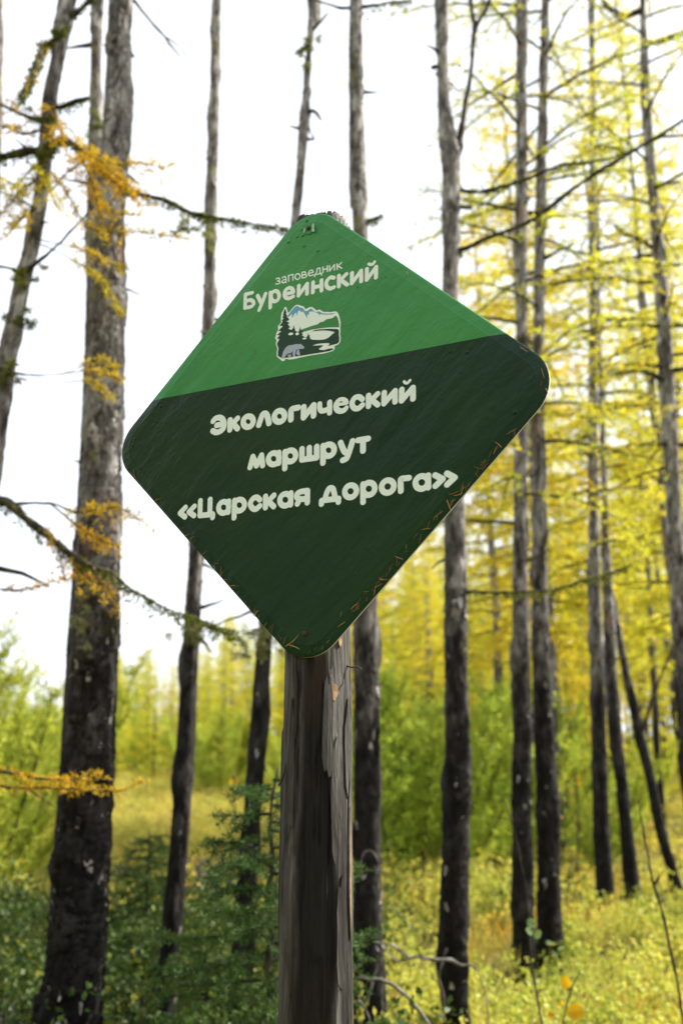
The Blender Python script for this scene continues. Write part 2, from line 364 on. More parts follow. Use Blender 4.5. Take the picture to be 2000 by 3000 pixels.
def flakes(rng, skel, zlo, zhi, n, size, off):
    P, R, T, A, B, v = skel; ok = np.where((P[:, 2] > zlo) & (P[:, 2] < zhi))[0]; buf = Buf()
    for _ in range(n):
        k = rng.choice(ok); th = rng.uniform(0, 6.28); nrm = math.cos(th)*A[k]+math.sin(th)*B[k]; tan = -math.sin(th)*A[k]+math.cos(th)*B[k]
        p = P[k]+nrm*R[k]*1.0; w = size*rng.uniform(.35, .9); l = size*rng.uniform(.7, 1.8); o = size*rng.uniform(.12, .5); sgn = rng.choice([-1, 1])
        up = T[k]*sgn; th_ = nrm*.0025
        a = [p-tan*w*.5, p+tan*w*.5, p+tan*w*.45+up*l*.6+nrm*o*.35, p-tan*w*.4+up*l*.55+nrm*o*.35, p+tan*w*.1+up*l+nrm*o, p-tan*w*.25+up*l*.93+nrm*o]
        a = np.array(a); V = np.vstack([a-nrm*.004, a+th_-nrm*.004])
        q = [[6, 7, 8, 9], [9, 8, 10, 11], [1, 0, 3, 2], [2, 3, 5, 4], [1, 2, 8, 7], [2, 4, 10, 8], [4, 5, 11, 10], [5, 3, 9, 11], [3, 0, 6, 9], [0, 1, 7, 6]]
        buf.add(V, None, q)
    return buf.mesh('bark_scales', smooth=False, off=off)
def stubs(rng, skel, zlo, zhi, n, off, parent, lmin=.03, lmax=.16):
    P, R, T, A, B, v = skel; ok = np.where((P[:, 2] > zlo) & (P[:, 2] < zhi))[0]
    if len(ok) == 0: return
    for _ in range(n):
        k = rng.choice(ok); th = rng.choice([0, math.pi])+rng.normal(0, .8); nrm = math.cos(th)*A[k]+math.sin(th)*B[k]
        l = rng.uniform(lmin, lmax)*(1 if rng.random() < .75 else 2.2); q = np.linspace(0, 1, 5)[:, None]
        W = P[k]+nrm*R[k]*.8+nrm*l*q+T[k]*l*rng.uniform(-.5, .3)*q**1.5+np.cumsum(rng.normal(0, .05*l, (5, 3)), axis=0)*q
        b = Buf(); tube(b, W, np.linspace(.012, .003, 5)*rng.uniform(.6, 1.2), 6); link('branch', b.mesh('branch', off=off), M_TWIG, parent)

def px_path(pts, Y0, Y1):
    """traced pixels with width -> points and radii; the depth goes from Y0 to Y1 along the path"""
    n = len(pts); P, R = [], []
    for i, (x, y, w) in enumerate(pts):
        Yd = Y0+(Y1-Y0)*i/max(1, n-1); P.append(at(x, y, Yd)); R.append(.5*w*pxsize(x, y, Yd))
    return np.array(P), np.array(R)
def add_branch(tree, off, pts, Y0, Y1, seed, gold=None, moss=0, mat=None, nside=7, name='branch', leafmat=None, knots=True):
    rng = np.random.default_rng(seed); P, R = px_path(pts, Y0, Y1)
    Ln = np.linalg.norm(np.diff(P, axis=0), axis=1).sum(); n = max(8, int(Ln/.015))
    S = catmull(np.hstack([P, R[:, None]]), n); P, R = S[:, :3], np.maximum(S[:, 3], .0012)
    jit = np.cumsum(rng.normal(0, 1, P.shape), axis=0); jit = jit-jit[0]-(jit[-1]-jit[0])*np.linspace(0, 1, n)[:, None]; P = P+jit*.0011
    if knots: R = R*(1+.5*(vnoise(np.arange(n)*.35, np.zeros(n)+seed, seed)-.4))
    b = Buf(); tube(b, P, R, nside); bl = Buf()
    lmat = leafmat or M_GOLD
    if gold:
        g = dict(sub_step=.04, sub_len=.22, tuft_step=.018, size=.029, width=.0055, nt_=7, start=.1, twig_r=.0016, droop=.3); g.update(gold)
        twig_sprays(rng, b, bl, P, R, **g)
    o = link(name, b.mesh(name, off=off), mat or M_TWIG, tree)
    if gold: link('needles', bl.mesh('needles', False, off=off), lmat, o, kind='stuff')
    if moss:
        k = rng.integers(0, n, moss); C = P[k]+rand_dirs(rng, moss)*R[k][:, None]*1.1+np.array([0, 0, -1.])*rng.exponential(.012, (moss, 1))
        V, Q = tufts(rng, C, .02, .008, 4, up=-.3); bm = Buf(); bm.add(V, None, Q)
        link('moss', bm.mesh('moss', False, off=off), M_MOSS, o, kind='stuff')
    return o

def hero(label, Yd, pts, H, seed, crown_kw=None, nstub=10, nth=40, dz=.012, amp=.15, cell=.036, lean_keep=.35, nflake=0, name='larch_tree'):
    """pts: traced from the ground up, (x, y, width)"""
    rng = np.random.default_rng(seed); P, R = px_path(pts, Yd, Yd)
    d0 = (P[0]-P[1])/np.linalg.norm(P[0]-P[1]); g = float(gz(P[0][0], Yd))
    if P[0][2] > g:
        kk = (P[0][2]-g+.12)/max(-d0[2], .3)
        P = np.vstack([P[0]+d0*kk, P]); R = np.concatenate([[R[0]*1.12], R])
    d1 = P[-1]-P[-2]; d1 = d1/np.linalg.norm(d1)*np.array([lean_keep, lean_keep, 1]); z = P[-1][2]
    if H > z+.5:
        for u in (.34, .67, 1.):
            P = np.vstack([P, P[-1]+d1/d1[2]*(H-z)/3+np.array([rng.normal(0, .05), rng.normal(0, .05), 0])]); R = np.append(R, R[len(pts)-1]*(1-.82*u))
    base = np.array([P[0][0], P[0][1], g]); t = thing(name, label, 'tree', base)
    me, sk = trunk_mesh('trunk', P, R, seed, nth, dz, amp, cell, base)
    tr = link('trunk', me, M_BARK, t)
    if nflake: link('bark_scales', flakes(rng, sk, .3, 7, nflake, .032, base), M_FLAKE, tr, kind='stuff')
    stubs(rng, sk, 1.9, min(H, 7.5), nstub, base, t)
    if crown_kw:
        kw = dict(crown_kw); z0 = kw.pop('z0'); mt = kw.pop('mat', M_LARCH)
        ax = lambda zz: (np.interp(zz, sk[0][:, 2], sk[0][:, 0]), np.interp(zz, sk[0][:, 2], sk[0][:, 1]))
        bt, bl = crown(rng, z0, H-.2, kw.pop('Lmax', 1.5), kw.pop('nb', 30), ax, **kw)
        c = link('crown_branches', bt.mesh('crown_branches', off=base), M_TWIG, t, kind='stuff')
        link('crown', bl.mesh('crown', False, off=base), mt, t, kind='stuff')
    return t, base, sk

# near trees: Yd from where the stem meets the ground
CR_HI = dict(nb=26, Lmax=1.3, tuft_step=.1, size=.055, width=.014, nt_=3, sub_step=.2)
t1, b1, _ = hero('crooked leaning larch with mossy branches and golden needles beside the thick scaly trunk', 3.5,
    [(-75, 1900, 52), (-33, 1500, 48), (5, 1190, 45), (18, 1047, 45), (40, 960, 45), (67, 826, 44), (105, 670, 38), (134, 446, 40), (147, 290, 40), (168, 180, 36), (180, 80, 40), (194, 0, 40)], 9.0, 21,
    dict(CR_HI, z0=6.2, nb=20), 8, nth=32, lean_keep=.25)
t0, b0, _ = hero('thin pale larch stem left of the crooked mossy larch', 5.6, [(-70, 1500, 40), (-20, 600, 34), (-8, 300, 28), (-5, 0, 26)], 11, 22, dict(CR_HI, z0=7.2), 4, nth=20, dz=.02)
t2, b2, _ = hero('slim dark larch stem pressed against the left of the thick scaly larch', 4.05,
    [(160, 2950, 62), (225, 1900, 52), (262, 1250, 44), (275, 800, 40), (280, 500, 38), (284, 335, 38), (281, 245, 31), (284, 100, 32), (286, 0, 32)], 11, 23, dict(CR_HI, z0=7.0), 6, nth=32)
t3, b3, s3 = hero('thickest larch trunk with grey peeling bark scales and a dark base', 3.7,
    [(202, 3000, 172), (230, 2700, 158), (258, 2300, 138), (280, 1900, 122), (296, 1500, 110), (312, 1100, 92), (320, 850, 84), (326, 600, 78), (334, 450, 70), (343, 300, 66), (350, 150, 64), (356, 0, 62)], 13, 24,
    dict(CR_HI, z0=7.0), 7, nth=96, dz=.006, amp=.17, cell=.045, nflake=420)
t4, b4, _ = hero('slender grey larch trunk between the thick scaly larch and the sign', 4.2,
    [(478, 3000, 62), (515, 2600, 56), (535, 2300, 50), (559, 1900, 46), (570, 1700, 41), (577, 1560, 39), (598, 1150, 36), (612, 900, 34), (618, 700, 33), (620, 560, 33), (628, 300, 28), (632, 150, 27), (635, 0, 26)], 11, 25, dict(CR_HI, z0=7.2), 9, nth=36, nflake=90)
t5, b5, _ = hero('crooked knotty thin larch stem rising behind the top of the sign', 4.0,
    [(696, 3000, 74), (711, 2820, 64), (724, 2616, 56), (738, 2412, 50), (752, 2208, 52), (765, 2004, 44), (777, 1851, 40), (800, 1500, 34), (830, 1100, 30), (866, 638, 26), (872, 575, 28), (880, 491, 22), (886, 402, 25), (893, 330, 29), (897, 268, 18), (901, 192, 20), (905, 147, 15), (912, 67, 22), (917, 0, 32)], 8.5, 26, dict(CR_HI, z0=6.9, nb=12), 16, nth=36, nflake=90)
t6, b6, _ = hero('straight dark larch trunk directly behind the right of the log post', 4.0,
    [(1084, 3000, 92), (1079, 2820, 86), (1076, 2463, 77), (1075, 2259, 74), (1076, 2055, 69), (1070, 1800, 66), (1063, 1200, 52), (1055, 660, 43), (1051, 580, 50), (1047, 446, 44), (1045, 312, 40), (1042, 134, 40), (1044, 0, 36)], 12, 27, dict(CR_HI, z0=7.0), 9, nth=44, nflake=160)
t7, b7, _ = hero('reddish grey larch trunk with a forked thin stem and two long dark branches', 4.3,
    [(1336, 3000, 76), (1328, 2820, 80), (1330, 2667, 82), (1335, 2463, 76), (1338, 2208, 68), (1335, 1902, 64), (1331, 1522, 60), (1322, 1150, 50), (1319, 861, 46), (1322, 717, 46), (1324, 574, 46), (1321, 454, 52), (1312, 407, 46), (1299, 287, 34), (1295, 143, 30), (1293, 0, 35)], 12, 28, dict(CR_HI, z0=7.0), 9, nth=44, nflake=140)
GR = dict(CR_HI, z0=2.9, nb=46, Lmax=1.45, tuft_step=.045, size=.045, width=.012, nt_=5, sub_step=.10, sub_len=.55)
t8, b8, _ = hero('dark larch trunk, left of a touching pair sharing one base', 5.86,
    [(1534, 2790, 68), (1532, 2718, 61), (1529, 2412, 54), (1529, 2157, 52), (1526, 1902, 47), (1523, 1713, 42), (1523, 1522, 38), (1525, 1330, 36), (1527, 957, 31), (1526, 717, 32), (1527, 478, 32), (1526, 239, 30), (1527, 0, 32)], 12.5, 29, dict(GR), 14, nth=36, dz=.015, nflake=90)
t9, b9, _ = hero('dark larch trunk, right of a touching pair sharing one base', 5.95,
    [(1612, 2775, 78), (1608, 2667, 68), (1603, 2412, 60), (1593, 2157, 57), (1583, 1902, 50), (1580, 1713, 43), (1578, 1522, 38), (1575, 1235, 33), (1578, 948, 30), (1579, 813, 30), (1583, 526, 28), (1589, 335, 25), (1594, 143, 23), (1597, 0, 22)], 11.5, 30, dict(GR, z0=3.2), 8, nth=36, dz=.015, nflake=90)
t10, b10, _ = hero('straight smooth larch trunk in front of a leaning neighbour right of the dark pair', 7.5,
    [(1775, 2650, 54), (1768, 2560, 48), (1759, 2412, 46), (1753, 2157, 41), (1746, 1902, 37), (1738, 1700, 33), (1738, 1522, 30), (1735, 1235, 28), (1737, 948, 22), (1734, 700, 20), (1735, 550, 18), (1733, 143, 16), (1732, 0, 15)], 11, 31, dict(GR, z0=3.0, nb=50, mat=M_LARCHG), 9, nth=28, dz=.018)
t11, b11, _ = hero('larch trunk leaning out to the right from behind the straight smooth one', 7.7,
    [(1858, 2657, 44), (1843, 2514, 36), (1827, 2361, 34), (1802, 2157, 36), (1787, 1953, 35), (1782, 1800, 30), (1774, 1617, 24), (1767, 1378, 17), (1760, 1150, 14), (1752, 900, 12)], 9, 32, dict(GR, z0=3.4, nb=30, Lmax=1.1, mat=M_LARCHG), 5, nth=24, dz=.02, lean_keep=.7)
t12, b12, _ = hero('dark strongly leaning bare stem with a thin fork on the right', 8.0,
    [(1983, 2616, 38), (1965, 2540, 30), (1935, 2438, 29), (1904, 2285, 27), (1868, 2132, 26), (1833, 1979, 22), (1807, 1825, 15), (1795, 1740, 8)], 0, 33, None, 4, nth=24, dz=.02)
t13, b13, _ = hero('curved tall larch at the right with mossy green side branches', 6.5,
    [(2045, 2500, 54), (2005, 2000, 46), (1984, 1665, 42), (1972, 1474, 40), (1960, 1235, 41), (1945, 980, 39), (1932, 813, 37), (1921, 670, 32), (1908, 526, 27), (1896, 383, 27), (1889, 263, 28), (1886, 143, 22), (1881, 0, 15)], 10.5, 34, dict(GR, z0=3.6, nb=44, Lmax=1.5), 8, nth=28, dz=.018)

# traced branches of the near trees
G = dict
add_branch(t1, b1, [(134, 446, 26), (160, 424, 24), (190, 414, 22), (225, 428, 20), (260, 452, 18), (305, 495, 17), (353, 531, 17), (402, 558, 15), (491, 585, 14), (558, 616, 12), (625, 634, 10), (696, 647, 5), (760, 660, 4), (840, 668, 3)], 3.5, 3.25, 41, moss=500)
add_branch(t1, b1, [(134, 440, 22), (89, 442, 22), (40, 452, 22), (0, 460, 20), (-60, 480, 16)], 3.5, 3.4, 42, moss=160)
add_branch(t1, b1, [(-32, 1465, 32), (0, 1467, 30), (36, 1480, 26), (89, 1525, 22), (134, 1561, 22), (179, 1601, 20), (223, 1632, 18), (277, 1659, 15), (339, 1681, 11), (379, 1717, 6), (429, 1748, 6), (491, 1784, 5), (558, 1806, 4), (625, 1829, 4), (700, 1855, 3)], 3.5, 3.2, 43, moss=420)
add_branch(t1, b1, [(36, 1476, 9), (150, 1478, 7), (220, 1502, 6), (290, 1494, 5), (355, 1488, 4), (405, 1522, 2)], 3.46, 3.25, 44, gold=G(sub_len=.16, start=.45))
add_branch(t1, b1, [(150, 1478, 6), (230, 1540, 6), (290, 1580, 5), (345, 1600, 3)], 3.4, 3.25, 45, gold=G(sub_len=.15, start=.35))
add_branch(t1, b1, [(179, 1601, 7), (225, 1660, 6), (270, 1705, 5), (310, 1720, 4), (350, 1790, 2)], 3.38, 3.28, 46, gold=G(sub_len=.14, start=.2))
add_branch(t1, b1, [(89, 1525, 6), (150, 1570, 5), (180, 1640, 4), (190, 1700, 3)], 3.42, 3.35, 47, gold=G(sub_len=.1, start=.3, sub_step=.08))
add_branch(t1, b1, [(-55, 1700, 6), (0, 1725, 5), (70, 1725, 5), (150, 1705, 3), (215, 1690, 2)], 3.5, 3.4, 48, gold=G(sub_len=.09, start=.1, sub_step=.09))
add_branch(t1, b1, [(-90, 2230, 14), (0, 2262, 10), (100, 2280, 8), (190, 2285, 6), (300, 2268, 3)], 3.45, 3.3, 49, gold=G(sub_len=.16))
add_branch(t1, b1, [(-90, 2240, 14), (0, 2300, 9), (120, 2305, 7), (240, 2312, 5), (340, 2318, 4), (420, 2286, 2)], 3.45, 3.25, 50, gold=G(sub_len=.12, sub_step=.07))
add_branch(t1, b1, [(60, 2292, 5), (110, 2330, 5), (170, 2372, 2)], 3.4, 3.35, 51)
add_branch(t1, b1, [(67, 800, 22), (89, 785, 14), (130, 755, 9), (165, 725, 7), (205, 680, 6), (245, 635, 4), (285, 590, 3)], 3.5, 3.3, 52)
add_branch(t1, b1, [(62, 800, 24), (40, 790, 10), (0, 780, 8), (-40, 778, 6)], 3.5, 3.45, 53)
add_branch(t1, b1, [(150, 320, 14), (185, 312, 13), (220, 300, 14), (262, 288, 12)], 3.5, 3.45, 54, moss=60)
add_branch(t1, b1, [(165, 120, 14), (130, 140, 14), (112, 180, 16), (90, 235, 20), (62, 288, 18)], 3.5, 3.3, 55, moss=260, gold=G(sub_len=.1, sub_step=.1))
add_branch(t1, b1, [(125, 355, 20), (95, 345, 13), (55, 330, 10), (0, 306, 8)], 3.5, 3.4, 56, gold=G(sub_len=.2, sub_step=.06))
add_branch(t1, b1, [(180, 70, 22), (225, 35, 16), (260, 5, 14), (300, -40, 10)], 3.5, 3.5, 57, moss=40)
add_branch(t1, b1, [(120, 520, 7), (60, 560, 6), (30, 600, 4), (-10, 640, 3)], 3.5, 3.35, 58, gold=G(sub_len=.22, sub_step=.06))
for i, pts in enumerate([
    [(190, 416, 6), (262, 440, 6), (330, 480, 4), (400, 478, 3), (485, 492, 2)],
    [(225, 428, 7), (265, 470, 6), (320, 520, 5), (370, 560, 3)],
    [(225, 428, 6), (255, 500, 6), (275, 560, 5), (300, 640, 3)],
    [(250, 446, 6), (290, 470, 5), (350, 520, 4), (410, 560, 2)],
    [(280, 585, 4), (330, 622, 4), (400, 628, 2)],
    [(245, 640, 4), (272, 668, 5), (300, 680, 5), (305, 705, 3)],
    [(250, 668, 4), (320, 676, 3), (430, 682, 3), (550, 698, 2)],
    [(150, 560, 4), (200, 500, 4), (260, 470, 3)],
    [(130, 480, 5), (170, 530, 4), (200, 570, 4), (240, 650, 2)]]):
    add_branch(t1, b1, pts, 3.32, 3.2, 60+i, gold=G(sub_len=.17 if i < 4 else .08, sub_step=.035 if i < 4 else .06, start=.2))
for i, pts in enumerate([
    [(95, 700, 4), (180, 715, 3), (262, 738, 3), (320, 770, 3), (378, 790, 2)],
    [(95, 705, 4), (190, 750, 3), (270, 800, 4), (312, 842, 4), (352, 915, 2)],
    [(22, 1090, 5), (120, 1092, 2.5), (200, 1085, 2), (258, 1060, 4), (300, 1052, 4), (340, 1078, 2)],
    [(22, 1095, 5), (140, 1105, 2), (258, 1088, 4), (310, 1098, 4), (366, 1112, 2)],
    [(20, 1100, 5), (140, 1120, 2), (256, 1118, 4), (300, 1142, 4), (336, 1172, 2)]]):
    add_branch(t1, b1, pts, 3.48, 3.22, 75+i, gold=G(sub_len=.07, sub_step=.05, start=.62 if i > 1 else .4))
for i, pts in enumerate([[(125, 380, 6), (70, 390, 5), (20, 370, 4), (-30, 360, 3)], [(115, 620, 6), (70, 590, 5), (30, 570, 4), (-20, 560, 3)], [(118, 600, 6), (60, 640, 5), (20, 690, 3)], [(134, 470, 6), (90, 500, 5), (50, 540, 4), (0, 520, 3)], [(150, 300, 6), (180, 380, 5), (190, 430, 3)], [(134, 500, 5), (150, 560, 4), (170, 610, 3)]]):
    add_branch(t1, b1, pts, 3.48, 3.35, 170+i, gold=G(sub_len=.18, sub_step=.06), leafmat=M_LARCHG if i % 2 else M_GOLD)
add_branch(t3, b3, [(385, -10, 12), (410, 25, 9), (440, 60, 8), (480, 105, 7), (505, 140, 5), (535, 172, 2)], 3.7, 3.9, 90)
add_branch(t3, b3, [(480, 105, 5), (520, 130, 4), (560, 180, 2)], 3.85, 3.9, 91)
add_branch(t7, b7, [(1338, 742, 34), (1350, 733, 20), (1380, 722, 15), (1430, 695, 13), (1500, 668, 12), (1560, 640, 12), (1605, 608, 12), (1650, 570, 12), (1700, 535, 11), (1770, 490, 11), (1850, 440, 10), (1930, 395, 9), (2000, 350, 8), (2070, 300, 5)], 4.3, 4.0, 92, moss=120)
add_branch(t7, b7, [(1340, 552, 16), (1370, 560, 12), (1420, 558, 11), (1480, 540, 11), (1540, 522, 10), (1600, 500, 9), (1650, 484, 8), (1720, 478, 7), (1790, 465, 6), (1825, 448, 5), (1790, 432, 4), (1740, 425, 3)], 4.3, 4.1, 93, moss=160, gold=G(start=.72, sub_len=.16), leafmat=M_LARCH)
add_branch(t7, b7, [(1355, 1733, 16), (1370, 1732, 8), (1450, 1737, 7), (1530, 1733, 7), (1620, 1730, 7), (1700, 1705, 6), (1780, 1682, 5), (1842, 1658, 4)], 4.3, 4.1, 94, moss=260)
add_branch(t7, b7, [(1332, 470, 26), (1343, 432, 26), (1350, 395, 20), (1358, 359, 17), (1367, 287, 14), (1377, 215, 12), (1385, 150, 12), (1391, 86, 14), (1381, 40, 11), (1377, -20, 10)], 4.3, 4.3, 95, mat=M_BARK)
add_branch(t7, b7, [(1391, 92, 12), (1405, 60, 12), (1428, 20, 11), (1440, -20, 9)], 4.3, 4.25, 96)
add_branch(t7, b7, [(1345, 606, 16), (1365, 608, 14), (1378, 608, 12)], 4.3, 4.25, 97)
add_branch(t7, b7, [(1290, 194, 12), (1275, 195, 14), (1266, 197, 12)], 4.3, 4.25, 98)
add_branch(t9, b9, [(1590, 760, 12), (1612, 748, 11), (1640, 732, 10), (1680, 715, 6)], 5.95, 5.8, 99, leafmat=M_LARCH, gold=G(start=.5, sub_len=.2))
for i, (pts, Ya, Yb) in enumerate([
    ([(1945, 955, 10), (1880, 955, 9), (1800, 958, 8), (1740, 966, 8), (1690, 975, 5)], 6.5, 6.2),
    ([(1945, 955, 10), (1990, 955, 9), (2040, 958, 6)], 6.5, 6.3),
    ([(1950, 1120, 14), (1900, 1095, 13), (1850, 1085, 9), (1790, 1095, 7), (1720, 1112, 4)], 6.5, 6.2),
    ([(1952, 1090, 12), (1990, 1083, 12), (2040, 1080, 8)], 6.5, 6.3),
    ([(1962, 1300, 12), (1920, 1302, 8), (1860, 1300, 7), (1800, 1320, 5), (1745, 1340, 3)], 6.5, 6.1),
    ([(1908, 725, 12), (1880, 705, 10), (1832, 685, 8), (1800, 660, 5)], 6.5, 6.3),
    ([(1905, 545, 8), (1940, 540, 7), (2000, 530, 5)], 6.5, 6.3),
    ([(1885, 130, 14), (1940, 115, 13), (2010, 90, 9)], 6.5, 6.4),
    ([(1880, 30, 16), (1830, 45, 14), (1790, 25, 10), (1760, 0, 8)], 6.5, 6.4),
    ([(1735, 1430, 9), (1690, 1445, 8), (1620, 1460, 5)], 7.5, 7.3),
    ([(1745, 1225, 9), (1700, 1300, 7)], 7.5, 7.4)]):
    add_branch(t13 if i < 9 else t10, b13 if i < 9 else b10, pts, Ya, Yb, 110+i, moss=50, leafmat=M_LARCH, gold=G(start=.2, sub_len=.34, sub_step=.09, tuft_step=.035, size=.035, width=.008, nt_=5, twig_r=.0025))
add_branch(t12, b12, [(1885, 2140, 12), (1905, 2060, 9), (1930, 1990, 8), (1955, 1927, 7), (1985, 1840, 5)], 8.0, 8.0, 125)
add_branch(t5, b5, [(895, 335, 16), (915, 325, 9), (930, 338, 8), (942, 355, 3)], 4.0, 3.95, 126)
add_branch(t5, b5, [(893, 360, 10), (905, 375, 6), (912, 395, 5), (920, 408, 6), (900, 408, 8)], 4.0, 3.95, 127)
add_branch(t5, b5, [(912, 90, 14), (930, 72, 8), (945, 55, 7), (962, 35, 3)], 4.0, 3.95, 128)
add_branch(t5, b5, [(905, 125, 10), (890, 140, 9), (872, 150, 6)], 4.0, 3.95, 129, moss=60)
add_branch(t6, b6, [(1055, 655, 14), (1085, 645, 10), (1102, 642, 10), (1120, 628, 3)], 4.0, 3.9, 130, moss=60)
add_branch(t6, b6, [(1042, 20, 10), (1000, 22, 8), (960, 10, 7), (920, 0, 5)], 4.0, 3.9, 131)
add_branch(t6, b6, [(1044, 22, 12), (1090, 15, 10), (1150, 5, 6), (1200, 0, 3)], 4.0, 3.9, 132, moss=60)
add_branch(t4, b4, [(570, 1822, 16), (610, 1835, 8), (660, 1850, 5), (720, 1880, 3)], 4.2, 4.1, 133, moss=120)
# beard lichen hanging on the stems
def beard(tree, off, px, py, Yd, rx, rz, n, seed, mat=None):
    rng = np.random.default_rng(seed); c = at(px, py, Yd); k = pxsize(px, py, Yd)
    n = n//3; ck = np.repeat(rng.normal(0, 1, (max(6, n//14), 3)), 14, 0); n = len(ck); C = c+(ck+rng.normal(0, .22, (n, 3)))*np.array([rx*k*.45, .015, rz*k*.45]); V, Q = tufts(rng, C, .028, .005, 4, up=-.8)
    b = Buf(); b.add(V, None, Q); link('beard_lichen', b.mesh('beard_lichen', False, off=off), mat or M_LICHEN, tree, kind='stuff')
beard(t4, b4, 570, 1850, 4.13, 60, 70, 700, 1); beard(t4, b4, 618, 690, 4.15, 26, 110, 260, 2)
beard(t5, b5, 775, 1880, 3.92, 70, 90, 900, 3); beard(t5, b5, 902, 150, 3.96, 30, 60, 160, 4)
beard(t1, b1, 560, 660, 3.3, 60, 40, 300, 5)
for i, (x, y) in enumerate([(140, 440), (130, 350), (80, 800), (170, 90), (25, 1090), (60, 940)]): beard(t1, b1, x, y, 3.44, 46, 40, 360, 20+i, M_MOSS)
beard(t3, b3, 275, 380, 3.9, 50, 60, 300, 30, M_MOSS)
beard(t3, b3, 235, 1790, 3.55, 45, 90, 300, 6)

# ------------------------------------------------------------------ trees of the stand behind
def larch_proto(label, H, r0, seed, z0f, nb, Lmax, group, mat=M_LARCH, **kw):
    rng = np.random.default_rng(seed); t = thing('larch_tree', label, 'tree', group=group)
    zs = np.linspace(-.25, H, 26); u = np.clip(zs/H, 0, 1); b = Buf()
    P = np.stack([np.cumsum(rng.normal(0, .012, 26)), np.cumsum(rng.normal(0, .012, 26)), zs], 1)
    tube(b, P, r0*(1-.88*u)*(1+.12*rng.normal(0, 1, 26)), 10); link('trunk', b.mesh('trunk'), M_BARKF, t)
    ax = lambda z: (np.interp(z, zs, P[:, 0]), np.interp(z, zs, P[:, 1]))
    bt, bl = crown(rng, H*z0f, H*.985, Lmax, nb, ax, **kw)
    link('crown_branches', bt.mesh('crown_branches'), M_TWIG, t, kind='stuff'); link('crown', bl.mesh('crown', False), mat, t, kind='stuff')
    return t
KT = dict(tuft_step=.055, size=.085, width=.027, nt_=5, sub_step=.12, sub_len=.75, low=.65)
PROTO = {
 'tall': [larch_proto('tall yellow-green larch with a bare grey lower stem in the stand behind the near trunks', 12.5, .10, 301, .20, 76, 1.75, 'tall larches of the stand behind', **KT),
          larch_proto('tall yellow-green larch with a bare grey lower stem in the stand behind the near trunks', 12.0, .085, 302, .28, 68, 1.5, 'tall larches of the stand behind', **KT),
          larch_proto('tall golden larch with a bare grey lower stem in the stand behind the near trunks', 11.5, .09, 303, .24, 72, 1.6, 'tall golden larches of the stand behind', M_LARCHG, **KT)],
 'young': [larch_proto('young yellow larch branched down to the ground beyond the clearing', 6.0, .055, 304, .08, 62, 1.25, 'young larches beyond the clearing', **dict(KT, sub_len=.6)),
           larch_proto('young slim larch with a bare lower stem beyond the clearing', 7.0, .06, 305, .24, 54, 1.05, 'young slim larches beyond the clearing', **dict(KT, sub_len=.5))]}
USED = {}
def place(proto, x, y, s, rz, sink=.0):
    o = proto if id(proto) not in USED else copy_tree(proto); USED[id(proto)] = 1
    o.location = (x, y, float(gz(x, y))-sink); o.scale = (s, s, s); o.rotation_euler = (RNG.normal(0, .02), RNG.normal(0, .02), rz); return o
HT = {'tall': [12.5, 12.0, 11.5], 'young': [6.0, 7.0]}
def top_z(y, Y): return 1.5+Y*(ray(1000, y)[2]/ray(1000, y)[1])
LOOK = {'tall': ['tall broad yellow-green larch', 'tall narrow yellow-green larch', 'tall golden larch'], 'young': ['young yellow larch branched to the ground', 'young slim larch with bare lower stem']}
taken = []
def scatter(n, xr, Yr, kind, topy, hlim, mind=1.3, where='in the stand behind'):
    c = 0; tries = 0
    while c < n and tries < 4000:
        tries += 1
        px = RNG.uniform(*xr); Yd = math.sqrt(RNG.uniform(Yr[0]**2, Yr[1]**2)); x = (px-CX)/F*Yd*1.02
        if any((x-a)**2+(Yd-b)**2 < mind**2 for a, b in taken): continue
        i = RNG.integers(len(PROTO[kind])); h = top_z(RNG.uniform(*topy), Yd) if topy else RNG.uniform(*hlim)
        h = min(max(h, hlim[0]), hlim[1]); taken.append((x, Yd)); o = place(PROTO[kind][i], x, Yd, h/HT[kind][i], RNG.uniform(0, 6.28)); c += 1
        o['label'] = LOOK[kind][i]+' '+where; o['group'] = LOOK[kind][i]+' '+where
scatter(40, (-260, 330), (38, 75), 'young', (2040, 2120), (3.2, 6.5), where='far over the clearing left of the thickest trunk')
scatter(44, (330, 640), (26, 60), 'young', (1900, 2020), (3.8, 8), where='far over the meadow beside the slender grey trunk')
scatter(36, (640, 1000), (24, 55), 'young', (1790, 1950), (4.5, 9), where='beyond the knotty trunk and log post')
scatter(34, (1000, 1400), (20, 48), 'tall', (1400, 1650), (6.5, 13), where='between the log post and the forked larch')
scatter(32, (1000, 1500), (18, 42), 'young', (1560, 1850), (4, 8), where='beyond the forked larch and the dark pair')
scatter(9, (1440, 2100), (10.5, 17), 'tall', None, (9.5, 12.5), 1.6, where='close behind the dark pair of trunks')
scatter(26, (1420, 2200), (17, 48), 'tall', None, (9, 13), where='deep in the stand behind the dark pair')
scatter(20, (1400, 2200), (12, 36), 'young', (1500, 1850), (4, 8), where='low in the stand behind the leaning bare stem')
scatter(22, (2250, 3700), (13, 42), 'tall', None, (8, 12), 1.8, where='away beyond the curved tall larch')
scatter(16, (2250, 3700), (9, 40), 'young', None, (4, 7), 1.6, where='away beyond the curved tall larch')
scatter(34, (-1900, -260), (26, 65), 'young', None, (4, 8), 1.6, where='across the clearing beyond the crooked mossy larch')
